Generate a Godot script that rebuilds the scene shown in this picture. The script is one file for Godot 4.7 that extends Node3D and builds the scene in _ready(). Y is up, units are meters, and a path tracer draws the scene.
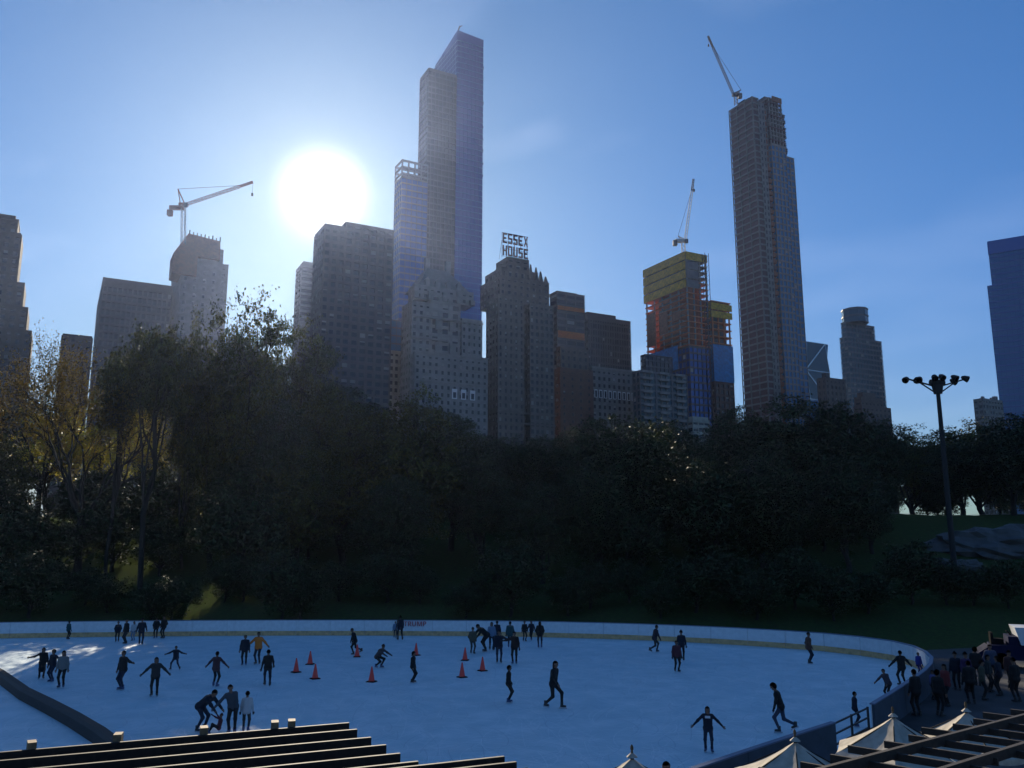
extends Node3D
# An ice rink in a city park, trees and towers against a low sun.

const F := 858.0
const EYE := 6.3
const PITCH := 0.18553
var CP := cos(PITCH)
var SP := sin(PITCH)
const GRID := deg_to_rad(28.0)
var SUN := Vector3(-0.2102, 0.3843, -0.8989)
var used := {}
var M := {}
var rng := RandomNumberGenerator.new()
var noise := FastNoiseLite.new()

# ---------------------------------------------------------------- mesh building
class MB:
	var v := PackedVector3Array()
	var n := PackedVector3Array()
	var c := PackedColorArray()
	var ix := PackedInt32Array()
	var col := Color.WHITE
	func tri(a: Vector3, b: Vector3, d: Vector3) -> void:
		var nn := (b - a).cross(d - a).normalized()
		var k := v.size()
		v.append(a); v.append(b); v.append(d)
		n.append(nn); n.append(nn); n.append(nn)
		c.append(col); c.append(col); c.append(col)
		ix.append(k); ix.append(k + 2); ix.append(k + 1)
	func quad(a: Vector3, b: Vector3, d: Vector3, e: Vector3) -> void:
		var nn := (d - a).cross(e - b).normalized()
		var k := v.size()
		v.append(a); v.append(b); v.append(d); v.append(e)
		for i in 4:
			n.append(nn); c.append(col)
		ix.append(k); ix.append(k + 2); ix.append(k + 1); ix.append(k); ix.append(k + 3); ix.append(k + 2)
	func hexa(p: Array) -> void: # p 0-3 bottom ring, 4-7 top ring, counter-clockwise from above
		quad(p[3], p[2], p[1], p[0]); quad(p[4], p[5], p[6], p[7])
		for i in 4:
			var j := (i + 1) % 4
			quad(p[i], p[j], p[j + 4], p[i + 4])
	func box(o: Vector3, s: Vector3, b := Basis.IDENTITY) -> void:
		var h := s * 0.5
		var p := []
		for y in [-1, 1]:
			for q in [[-1, 1], [1, 1], [1, -1], [-1, -1]]:
				p.append(o + b * Vector3(h.x * q[0], h.y * y, h.z * q[1]))
		hexa(p)
	func span(x0: float, x1: float, y0: float, y1: float, z0: float, z1: float) -> void:
		box(Vector3((x0 + x1) / 2, (y0 + y1) / 2, (z0 + z1) / 2), Vector3(absf(x1 - x0), absf(y1 - y0), absf(z1 - z0)))
	func bar(a: Vector3, b: Vector3, w: float, h := -1.0) -> void: # a straight bar of square section
		var d := b - a
		var L := d.length()
		if L < 1e-5: return
		d /= L
		var up := Vector3.UP if absf(d.y) < 0.95 else Vector3.RIGHT
		var s := d.cross(up).normalized()
		var u := s.cross(d)
		box((a + b) / 2, Vector3(w, w if h < 0 else h, L), Basis(s, u, -d))
	func tube(pts: Array, rad: Array, sides := 6, caps := true) -> void:
		var k0 := v.size()
		var m := pts.size()
		var s := Vector3.ZERO
		for i in m:
			var d: Vector3 = (pts[mini(i + 1, m - 1)] - pts[maxi(i - 1, 0)]).normalized()
			if i == 0:
				s = d.cross(Vector3.UP if absf(d.y) < 0.9 else Vector3.RIGHT).normalized()
			else:
				s = (s - d * s.dot(d)).normalized()
			var u := d.cross(s)
			for j in sides:
				var a := TAU * j / sides
				var q := s * cos(a) + u * sin(a)
				v.append(pts[i] + q * float(rad[i])); n.append(q); c.append(col)
		for i in m - 1:
			for j in sides:
				var a := k0 + i * sides + j
				var b := k0 + i * sides + (j + 1) % sides
				for t in [a, a + sides, b, b, a + sides, b + sides]: ix.append(t)
		if caps:
			for e in [0, m - 1]:
				var k := v.size()
				var d: Vector3 = (pts[1] - pts[0] if e == 0 else pts[m - 1] - pts[m - 2]).normalized() * (-1.0 if e == 0 else 1.0)
				for j in sides:
					v.append(v[k0 + e * sides + j]); n.append(d); c.append(col)
				for j in range(1, sides - 1):
					ix.append(k); ix.append(k + j); ix.append(k + j + 1)
	func prism(poly: Array, y0: float, y1: float) -> void: # poly: Vector2 (x, z), any order
		var pk := PackedVector2Array(poly)
		var q := Array(pk)
		if Geometry2D.is_polygon_clockwise(pk): q.reverse()
		# x,z with z towards the eye: reversed gives counter-clockwise from above
		q.reverse()
		var m := q.size()
		for i in m:
			var a: Vector2 = q[i]
			var b: Vector2 = q[(i + 1) % m]
			quad(Vector3(a.x, y0, a.y), Vector3(b.x, y0, b.y), Vector3(b.x, y1, b.y), Vector3(a.x, y1, a.y))
		var t := Geometry2D.triangulate_polygon(PackedVector2Array(q))
		for i in range(0, t.size(), 3):
			var a: Vector2 = q[t[i]]
			var b: Vector2 = q[t[i + 1]]
			var d: Vector2 = q[t[i + 2]]
			var A := Vector3(a.x, y1, a.y)
			var B := Vector3(b.x, y1, b.y)
			var D := Vector3(d.x, y1, d.y)
			if (B - A).cross(D - A).y < 0:
				var s := B; B = D; D = s
			tri(A, B, D)
			var dn := Vector3(0, y0 - y1, 0)
			tri(A + dn, D + dn, B + dn)
	func ball(o: Vector3, r: Vector3, nu := 10, nv := 7) -> void:
		var k := v.size()
		for i in nv + 1:
			var t := PI * i / nv
			for j in nu:
				var a := TAU * j / nu
				var d := Vector3(sin(t) * cos(a), cos(t), sin(t) * sin(a))
				v.append(o + d * r); n.append((d / r).normalized()); c.append(col)
		for i in nv:
			for j in nu:
				var a := k + i * nu + j
				var b := k + i * nu + (j + 1) % nu
				for t in [a, b, a + nu, b, b + nu, a + nu]: ix.append(t)
	func mesh() -> ArrayMesh:
		var arr := []
		arr.resize(Mesh.ARRAY_MAX)
		arr[Mesh.ARRAY_VERTEX] = v
		arr[Mesh.ARRAY_NORMAL] = n
		arr[Mesh.ARRAY_COLOR] = c
		arr[Mesh.ARRAY_INDEX] = ix
		var m := ArrayMesh.new()
		m.add_surface_from_arrays(Mesh.PRIMITIVE_TRIANGLES, arr)
		return m

# ---------------------------------------------------------------- naming and tagging
func numbered(called: String) -> String:
	used[called] = used.get(called, -1) + 1
	return called if used[called] == 0 else "%s_%03d" % [called, used[called]]

func tag(o: Node, label: String, category := "", group := "", kind := "") -> Node:
	if label: o.set_meta("label", label)
	if category: o.set_meta("category", category)
	if group: o.set_meta("group", group)
	if kind: o.set_meta("kind", kind)
	return o

func thing(called: String, label: String, category: String, at := Vector3.ZERO, turn := 0.0, group := "") -> Node3D:
	var o := Node3D.new()
	o.name = numbered(called)
	add_child(o)
	o.position = at
	o.rotation.y = turn
	tag(o, label, category, group)
	return o

func put(mb, called: String, mat: Material, parent: Node, stuff := false) -> MeshInstance3D:
	var o := MeshInstance3D.new()
	o.mesh = mb.mesh() if mb is MB else mb
	o.material_override = mat
	o.name = called
	parent.add_child(o, true)
	if stuff: o.set_meta("kind", "stuff")
	return o

func setting(mb: MB, called: String, mat: Material) -> MeshInstance3D:
	var o := put(mb, called, mat, self)
	o.set_meta("kind", "structure")
	return o

# ---------------------------------------------------------------- pixels to places
func ray(px: float, py: float) -> Vector3: # x per unit forward, y per unit forward
	var u := (px - 512.0) / F
	var w := (384.0 - py) / F
	var fw := CP - w * SP
	return Vector3(u / fw, (SP + w * CP) / fw, 1.0)

func at_depth(px: float, py: float, d: float) -> Vector3:
	var r := ray(px, py)
	return Vector3(r.x * d, EYE + r.y * d, -d)

func on_level(px: float, py: float, y := 0.0) -> Vector3:
	var r := ray(px, py)
	var d := (y - EYE) / r.y
	return Vector3(r.x * d, y, -d)

func height_at(px: float, py: float, d: float) -> float:
	return at_depth(px, py, d).y

# ---------------------------------------------------------------- materials
func noise_tex(seed_: int, freq: float, ramp: Array, size := 512, type := FastNoiseLite.TYPE_SIMPLEX_SMOOTH, oct := 5) -> ImageTexture:
	var f := FastNoiseLite.new()
	f.seed = seed_
	f.frequency = freq
	f.noise_type = type
	f.fractal_octaves = oct
	var im := f.get_seamless_image(size, size, false, false, 0.1, true)
	var g := Gradient.new()
	g.offsets = PackedFloat32Array(ramp.map(func(r): return r[0]))
	g.colors = PackedColorArray(ramp.map(func(r): return r[1]))
	var out := Image.create(size, size, false, Image.FORMAT_RGB8)
	for y in size:
		for x in size:
			out.set_pixel(x, y, g.sample(im.get_pixel(x, y).r))
	return ImageTexture.create_from_image(out)

func lin(r: float, g: float, b: float) -> Color:
	return Color(r, g, b).linear_to_srgb()

func mat(called: String, col: Color, rough := 0.8, metal := 0.0, tex: Texture2D = null, scale := 1.0) -> StandardMaterial3D:
	var m := StandardMaterial3D.new()
	m.resource_name = called
	m.albedo_color = col
	m.roughness = rough
	m.metallic = metal
	if tex:
		m.albedo_texture = tex
		m.uv1_triplanar = true
		m.uv1_world_triplanar = true
		m.uv1_scale = Vector3.ONE * scale
	M[called] = m
	return m

func leaf_mat(called: String, col: Color) -> StandardMaterial3D:
	var m := mat(called, col, 0.6)
	m.vertex_color_use_as_albedo = true
	m.backlight = Color(1.0, 1.0, 0.8) if called == "leaf_yellow" else Color(0.62, 0.62, 0.45)
	m.metallic_specular = 0.3
	return m

# the fine scratches that skates leave
func skate_cuts(t: ImageTexture) -> ImageTexture:
	var im := t.get_image()
	var r := RandomNumberGenerator.new()
	r.seed = 91
	var n := im.get_width()
	for k in 90: # bands of scraped snow
		var x := r.randf() * n
		var y := r.randf() * n
		var a := r.randf() * TAU
		var turn := r.randf_range(-0.006, 0.006)
		var wide := r.randi_range(3, 9)
		for i in r.randi_range(80, 340):
			for j in wide:
				if r.randf() < 0.35:
					var px := posmod(int(x - sin(a) * j), n)
					var py := posmod(int(y + cos(a) * j), n)
					im.set_pixel(px, py, im.get_pixel(px, py).lerp(Color(0.92, 0.94, 0.95), 0.45))
			x += cos(a); y += sin(a); a += turn
	for k in 1100:
		var x := r.randf() * n
		var y := r.randf() * n
		var a := r.randf() * TAU
		var turn := r.randf_range(-0.012, 0.012)
		var w := r.randf_range(0.25, 0.8)
		var c := Color(0.93, 0.95, 0.96) if r.randf() < 0.7 else Color(0.56, 0.66, 0.71)
		for i in r.randi_range(40, 260):
			var px := posmod(int(x), n)
			var py := posmod(int(y), n)
			im.set_pixel(px, py, im.get_pixel(px, py).lerp(c, w))
			x += cos(a); y += sin(a); a += turn
	return ImageTexture.create_from_image(im)

func make_materials() -> void:
	var g0 := func(a: float, b: float): return [[0.0, Color(a, a, a)], [1.0, Color(b, b, b)]]
	var wear := noise_tex(11, 0.012, g0.call(0.72, 1.0))
	var blotch := noise_tex(12, 0.006, g0.call(0.6, 1.0))
	var wood := noise_tex(13, 0.03, g0.call(0.6, 1.0))
	mat("limestone", lin(0.30, 0.29, 0.27), 0.85, 0, wear, 0.05)
	mat("pale_stone", lin(0.50, 0.46, 0.38), 0.85, 0, wear, 0.05)
	mat("brown_brick", lin(0.155, 0.12, 0.10), 0.9, 0, wear, 0.06)
	mat("tan_brick", lin(0.20, 0.165, 0.14), 0.9, 0, wear, 0.06)
	mat("red_brick", lin(0.16, 0.075, 0.05), 0.9, 0, wear, 0.06)
	mat("concrete", lin(0.26, 0.24, 0.225), 0.9, 0, wear, 0.05)
	mat("dark_cladding", lin(0.075, 0.07, 0.068), 0.6, 0, wear, 0.05)
	mat("grey_cladding", lin(0.14, 0.14, 0.145), 0.6, 0, wear, 0.05)
	mat("orange_netting", lin(0.34, 0.11, 0.045), 0.85, 0, blotch, 0.15)
	mat("yellow_netting", lin(0.95, 0.48, 0.02), 0.8, 0, blotch, 0.15).backlight = Color(0.9, 0.75, 0.4)
	mat("blue_netting", lin(0.02, 0.28, 0.60), 0.6, 0, blotch, 0.15)
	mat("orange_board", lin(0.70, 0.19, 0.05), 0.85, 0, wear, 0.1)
	mat("bronze_cladding", lin(0.11, 0.085, 0.075), 0.55, 0, wear, 0.05)
	mat("glass_dark", lin(0.02, 0.022, 0.026), 0.12, 0.0).metallic_specular = 0.5
	mat("glass_blue", lin(0.035, 0.10, 0.30), 0.2, 0.25)
	mat("glass_teal", lin(0.03, 0.075, 0.09), 0.15, 0.3)
	mat("glass_sky", lin(0.02, 0.14, 0.30), 0.45, 0.0)
	mat("maroon_cladding", lin(0.12, 0.055, 0.05), 0.7, 0, wear, 0.05)
	mat("bright_steel", lin(0.5, 0.5, 0.48), 0.25, 0.9)
	mat("glass_bronze", lin(0.045, 0.03, 0.025), 0.14, 0.2)
	mat("blind", lin(0.28, 0.27, 0.25), 0.9)
	mat("copper_roof", lin(0.16, 0.17, 0.16), 0.75, 0, wear, 0.08)
	mat("steel", lin(0.05, 0.047, 0.047), 0.8, 0.0)
	mat("crane_paint", lin(0.12, 0.04, 0.03), 0.7)
	mat("crane_white", lin(0.55, 0.55, 0.53), 0.7)
	for q in ["crane_paint", "crane_white", "steel"]: M[q].metallic_specular = 0.1
	mat("sign_red", lin(0.05, 0.012, 0.012), 0.6)
	# rink and terrace
	var ice_tex := noise_tex(21, 0.010, [[0.0, Color(0.70, 0.80, 0.83)], [0.45, Color(0.735, 0.825, 0.85)], [0.62, Color(0.76, 0.84, 0.865)], [1.0, Color(0.82, 0.88, 0.90)]], 1024)
	ice_tex = skate_cuts(ice_tex)
	var ice := mat("ice", Color.WHITE, 0.42, 0, ice_tex, 0.055)
	ice.roughness_texture = noise_tex(22, 0.02, g0.call(0.55, 1.0), 512)
	ice.roughness = 0.62
	ice.metallic_specular = 0.3
	mat("board_white", lin(0.74, 0.74, 0.74), 0.45, 0, noise_tex(14, 0.02, g0.call(0.9, 1.0)), 0.3)
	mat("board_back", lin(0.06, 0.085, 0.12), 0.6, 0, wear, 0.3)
	mat("kick_yellow", lin(0.85, 0.50, 0.22), 0.5, 0, wear, 0.4)
	mat("cap_blue", lin(0.12, 0.16, 0.24), 0.5)
	mat("pad_black", lin(0.009, 0.009, 0.010), 0.7, 0, wear, 0.8)
	mat("paving", lin(0.055, 0.055, 0.058), 0.9, 0, blotch, 0.12)
	mat("cone_orange", lin(0.90, 0.07, 0.05), 0.5)
	mat("rubber", lin(0.012, 0.012, 0.012), 0.9).metallic_specular = 0.1
	mat("weathered_wood", lin(0.065, 0.054, 0.044), 0.6, 0, wood, 0.9).metallic_specular = 0.35
	mat("dark_wood", lin(0.035, 0.029, 0.023), 0.72, 0, wood, 0.9).metallic_specular = 0.35
	mat("fresh_wood", lin(0.30, 0.21, 0.11), 0.8, 0, wood, 1.1)
	var canvas := mat("canvas", lin(0.58, 0.52, 0.42), 0.85, 0, wear, 0.6)
	canvas.metallic_specular = 0.2
	mat("dark_metal", lin(0.035, 0.037, 0.04), 0.5, 0.5)
	mat("mast_metal", lin(0.012, 0.013, 0.014), 0.75, 0.0)
	mat("lamp_glass", lin(0.22, 0.24, 0.26), 0.15, 0.1)
	mat("brass", lin(0.12, 0.085, 0.045), 0.5, 0.5)
	mat("blade", lin(0.5, 0.5, 0.52), 0.3, 0.9)
	mat("boot_black", lin(0.025, 0.024, 0.024), 0.5)
	mat("boot_blue", lin(0.04, 0.07, 0.16), 0.5)
	var cloth := mat("clothed", Color.WHITE, 0.9)
	cloth.vertex_color_use_as_albedo = true
	mat("vehicle_white", lin(0.62, 0.64, 0.66), 0.35)
	mat("vehicle_blue", lin(0.008, 0.012, 0.04), 0.7).metallic_specular = 0.15
	mat("letter_red", lin(0.42, 0.02, 0.03), 0.5)
	mat("letter_navy", lin(0.02, 0.025, 0.07), 0.5)
	mat("print_white", lin(0.6, 0.6, 0.6), 0.8)
	# park
	mat("grass", Color.WHITE, 1.0, 0, noise_tex(31, 0.02, [[0.0, lin(0.06, 0.05, 0.03)], [0.5, lin(0.05, 0.072, 0.025)], [1.0, lin(0.08, 0.10, 0.035)]], 512), 0.16)
	M.grass.metallic_specular = 0.0
	mat("rock", Color.WHITE, 0.9, 0, noise_tex(32, 0.012, [[0.0, lin(0.06, 0.058, 0.056)], [1.0, lin(0.15, 0.146, 0.142)]], 512), 0.12)
	mat("path", lin(0.34, 0.28, 0.19), 0.95, 0, wear, 0.2)
	mat("bark", lin(0.045, 0.036, 0.028), 0.95, 0, wood, 0.5)
	leaf_mat("leaf_dark", lin(0.9, 0.9, 0.9))
	leaf_mat("leaf_yellow", lin(0.95, 0.95, 0.95))

# ---------------------------------------------------------------- sky
func make_sky() -> Sky:
	var W := 1024
	var H := 512
	var im := Image.create(W, H, false, Image.FORMAT_RGBF)
	var cl := FastNoiseLite.new()
	cl.seed = 5
	cl.frequency = 0.9
	cl.fractal_octaves = 5
	for y in H:
		var t := (y + 0.5) / H * PI
		var dy := cos(t)
		var row := Color(0.03, 0.032, 0.035)
		var low := maxf(dy, 0.03)
		var grad := (1.0 - exp(-0.218 / low)) / (1.0 - exp(-0.218))
		for x in W:
			if dy <= 0.0:
				im.set_pixel(x, y, row)
				continue
			var a := (x + 0.5) / W * TAU
			var d := Vector3(sin(t) * sin(a), dy, -sin(t) * cos(a))
			var cs := clampf(d.dot(SUN), -1.0, 1.0)
			var chi := acos(cs)
			# the clear sky of the CIE: brighter round the sun and towards the horizon
			var L := (0.91 + 1.25 * exp(-3.0 * chi) + 0.45 * cs * cs) * grad * 0.0555
			var pale := clampf(0.046 + 0.96 * pow(1.0 - dy, 5.0) + 0.747 * exp(-2.6 * chi), 0.0, 1.0)
			var c := Color(0.33, 1.46, 4.40).lerp(Color(0.86, 1.26, 0.95), pale)
			# haze round the sun
			var glow := 0.05 * exp(-chi / 0.16) + 0.35 * exp(-chi / 0.045) + 2.0 * exp(-pow(chi / 0.036, 2.6))
			# thin cirrus
			var p := d / (dy + 0.25) * Vector3(1, 1, 1)
			var q := Vector3(p.x * 0.9 + p.z * 0.55, 0, p.z * 0.35 - p.x * 0.2) * 2.2
			var k := clampf(cl.get_noise_3d(q.x * 0.5, q.z * 2.6, 3.0) * 1.6 - 0.08, 0.0, 1.0) * (0.5 + 0.5 * cl.get_noise_2d(p.x * 0.6, p.z * 0.6))
			k *= 0.16 + 1.1 * exp(-chi / 0.5)
			var r := Color(c.r * L + glow + k * 0.4, c.g * L + glow * 0.93 + k * 0.4, c.b * L + glow * 0.85 + k * 0.4)
			im.set_pixel(x, y, r)
	var pm := PanoramaSkyMaterial.new()
	pm.panorama = ImageTexture.create_from_image(im)
	var s := Sky.new()
	s.sky_material = pm
	return s

# ---------------------------------------------------------------- ground
func ground_h(x: float, d: float) -> float:
	if d < 64.0 or d > 3000.0: return -0.05
	var t := clampf((d - 65.0) / 55.0, 0.0, 1.0)
	var h := 9.2 * (t * t * (3.0 - 2.0 * t)) + 1.2 * clampf((d - 64.0) / 6.0, 0.0, 1.0)
	h += noise.get_noise_2d(x * 2.0, d * 2.0) * 1.1 * clampf((d - 66.0) / 14.0, 0.0, 1.0)
	h = lerpf(h, 3.0, smoothstep(150.0, 260.0, d))
	return h - 0.05

func make_ground() -> void:
	var xs := [-1500.0, -1000.0, -700.0, -400.0, -250.0, -170.0, -130.0]
	var x := -100.0
	while x <= 120.0:
		xs.append(x); x += 4.0
	xs += [150.0, 200.0, 300.0, 450.0, 700.0, 1000.0, 1500.0]
	var ds := [-400.0, -100.0, -20.0, 20.0, 50.0]
	var d := 60.0
	while d <= 150.0:
		ds.append(d); d += 2.5
	ds += [165.0, 180.0, 200.0, 220.0, 240.0, 260.0, 400.0, 700.0, 1100.0, 1600.0]
	var mb := MB.new()
	for j in ds.size():
		for i in xs.size():
			var X: float = xs[i]
			var D: float = ds[j]
			mb.v.append(Vector3(X, ground_h(X, D), -D))
			var e := 1.0
			mb.n.append(Vector3(ground_h(X - e, D) - ground_h(X + e, D), 2 * e, ground_h(X, D + e) - ground_h(X, D - e)).normalized())
			mb.c.append(Color.WHITE)
	var w := xs.size()
	for j in ds.size() - 1:
		for i in w - 1:
			var a := j * w + i
			for t in [a, a + w, a + 1, a + 1, a + w, a + w + 1]: mb.ix.append(t)
	setting(mb, "ground", M.grass)

var RIM: Array = [] # the rink's edge as (x, depth), from the far left round to the near right

func make_rink() -> void:
	for p in [[-70, 640], [0, 638.5], [60, 637.5], [120, 636.8], [180, 636.2], [240, 635.8], [300, 635.6], [360, 635.6], [420, 635.8], [480, 636.2], [540, 637.2], [600, 638.8], [660, 641], [720, 644], [770, 647.2], [820, 651], [860, 655.6], [888, 660]]:
		var q := on_level(p[0], p[1])
		RIM.append(Vector2(q.x, -q.z))
	for p in [Vector2(21.3, 48.4), Vector2(20.9, 45.6), Vector2(19.9, 42.6), Vector2(18.4, 39.6), Vector2(16.4, 36.6), Vector2(14.2, 33.4), Vector2(12.0, 30.3)]:
		RIM.append(p)
	var near := [Vector2(9.6, 27.3), Vector2(6.9, 24.6), Vector2(4.2, 21.8), Vector2(1.5, 19.0), Vector2(-1.5, 16.6)]
	var poly := []
	for p in RIM: poly.append(Vector2(p.x, -p.y))
	for p in near: poly.append(Vector2(p.x, -p.y))
	for p in [Vector2(-10, 14), Vector2(-30, 14), Vector2(-52, 20), Vector2(-62, 36)]: poly.append(Vector2(p.x, -p.y))
	var mb := MB.new()
	mb.prism(poly, -0.04, 0.0)
	setting(mb, "ice_rink", M.ice)
	var pv := MB.new()
	pv.prism([Vector2(-62, -12), Vector2(-10, -13.9), Vector2(-1.4, -16.4), Vector2(9.7, -27.2), Vector2(16.5, -36.4), Vector2(21.4, -46), Vector2(21.8, -50), Vector2(20.6, -53), Vector2(30, -56), Vector2(64, -52), Vector2(70, 10), Vector2(-62, 10)], -0.045, 0.004)
	setting(pv, "terrace_pavement", M.paving)
	# boards
	var t := thing("rink_boards", "white rink boards with yellow kick strip curving round the ice", "barrier")
	boards(t, RIM)
	boards(t, near)
	# red writing on the far boards
	var a := on_level(405, 635.8)
	var b := on_level(425, 635.8)
	var txt := TextMesh.new()
	txt.text = "TRUMP"
	txt.font_size = 64
	txt.pixel_size = 0.0072
	txt.depth = 0.02
	var lo := put(txt, "lettering", M.letter_red, t)
	lo.position = Vector3((a.x + b.x) / 2, 0.84, (a.z + b.z) / 2 + 0.07)
	lo.rotation.y = atan2(-(b.z - a.z), b.x - a.x)
	tag(lo, "red capital letters along the top of the boards")
	# gate at the opening
	var g := thing("rink_gate", "dark metal rail gate in the opening of the rink boards", "gate")
	var p0 := Vector3(9.75, 0, -27.5)
	var p1 := Vector3(11.85, 0, -30.1)
	for k in 3:
		var p := p0.lerp(p1, k / 2.0)
		var m := MB.new()
		m.bar(p + Vector3(0, 0.01, 0), p + Vector3(0, 1.0, 0), 0.06)
		put(m, "post", M.dark_metal, g)
	for y in [0.35, 0.66, 0.96]:
		var m := MB.new()
		m.bar(p0 + Vector3(0, y, 0), p1 + Vector3(0, y, 0), 0.045)
		put(m, "rail", M.dark_metal, g)
	# padded divider on the ice
	var dv := thing("ice_divider", "low black padded divider curving across the ice", "divider")
	var line := []
	for p in [[-60, 657], [-25, 667], [0, 680], [25, 699], [50, 712], [75, 726], [100, 742], [122, 760], [140, 775]]:
		line.append(on_level(p[0], p[1]))
	for k in line.size() - 1:
		var m := MB.new()
		var A: Vector3 = line[k]
		var B: Vector3 = line[k + 1]
		var prof := []
		for q in [[-0.24, 0.004], [0.24, 0.004], [0.22, 0.34], [0.13, 0.44], [-0.13, 0.44], [-0.22, 0.34]]:
			prof.append(q)
		var tang := func(i): return ((line[mini(i + 1, line.size() - 1)] as Vector3) - (line[maxi(i - 1, 0)] as Vector3)).normalized().cross(Vector3.UP).normalized()
		var sA: Vector3 = tang.call(k)
		var sB: Vector3 = tang.call(k + 1)
		for i in prof.size():
			var q = prof[i]
			var r = prof[(i + 1) % prof.size()]
			var a0: Vector3 = A + sA * q[0] + Vector3.UP * q[1]
			var a1: Vector3 = A + sA * r[0] + Vector3.UP * r[1]
			var b0: Vector3 = B + sB * q[0] + Vector3.UP * q[1]
			var b1: Vector3 = B + sB * r[0] + Vector3.UP * r[1]
			m.quad(a0, a1, b1, b0)
		put(m, "pad", M.pad_black, dv)

func boards(t: Node3D, pts: Array) -> void:
	var cur := Curve2D.new()
	for i in pts.size():
		var tan_: Vector2 = (pts[mini(i + 1, pts.size() - 1)] - pts[maxi(i - 1, 0)]) / 6.0
		cur.add_point(pts[i], -tan_, tan_)
	var L := cur.get_baked_length()
	var cnt := int(L / 2.4)
	for k in cnt:
		var a := cur.sample_baked(L * k / cnt)
		var b := cur.sample_baked(L * (k + 1) / cnt)
		var A := Vector3(a.x, 0, -a.y)
		var B := Vector3(b.x, 0, -b.y)
		var dir := (B - A).normalized()
		var out := dir.cross(Vector3.UP) * -1.0 # away from the ice
		var bs := Basis(dir, Vector3.UP, dir.cross(Vector3.UP))
		var w := (B - A).length()
		var mid := (A + B) / 2
		var m := MB.new()
		m.box(mid + Vector3(0, 0.52, 0) + out * 0.05, Vector3(w - 0.012, 1.04, 0.03), bs)
		put(m, "board_panel", M.board_white, t)
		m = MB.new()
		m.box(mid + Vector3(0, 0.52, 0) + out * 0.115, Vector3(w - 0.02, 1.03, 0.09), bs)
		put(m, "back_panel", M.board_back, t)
		m = MB.new()
		m.box(mid + Vector3(0, 0.165, 0) + out * 0.026, Vector3(w - 0.02, 0.31, 0.014), bs)
		put(m, "kick_strip", M.kick_yellow, t)
		m = MB.new()
		m.box(mid + Vector3(0, 1.062, 0) + out * 0.09, Vector3(w + 0.004, 0.04, 0.17), bs)
		put(m, "cap_rail", M.cap_blue, t)

# ---------------------------------------------------------------- buildings
var bld := {}

func plan(px_l: float, px_c: float, px_r: float, py: float, d: float, turn := GRID) -> Dictionary:
	var tc := ray(px_c, py).x
	var tl := ray(px_l, py).x
	var tr := ray(px_r, py).x
	var c := cos(turn)
	var s := sin(turn)
	var X := tc * d
	var w := (tr * d - X) / (c - s * tr)
	var dep := (X - tl * d) / maxf(s + c * tl, 0.05) if px_l < px_c else 20.0
	return {"x": X, "d": d, "w": w, "dep": clampf(dep, 6.0, 60.0), "px": px_c, "turn": turn}

# local x on the wide face seen at pixel px
func face_x(p: Dictionary, px: float, py: float, back := 0.0) -> float:
	var tr := ray(px, py).x
	var c := cos(p.turn)
	var s := sin(p.turn)
	return (tr * (p.d + back * c) - (p.x - back * s)) / (c - s * tr)

func top_y(p: Dictionary, py: float, x := 0.0, back := 0.0) -> float:
	return height_at(p.px, py, p.d + x * sin(p.turn) + back * cos(p.turn))

func building(called: String, label: String, p: Dictionary, group := "", cat := "building") -> Node3D:
	return thing(called, label, cat, Vector3(p.x, 0, -p.d), p.turn, group)

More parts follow.
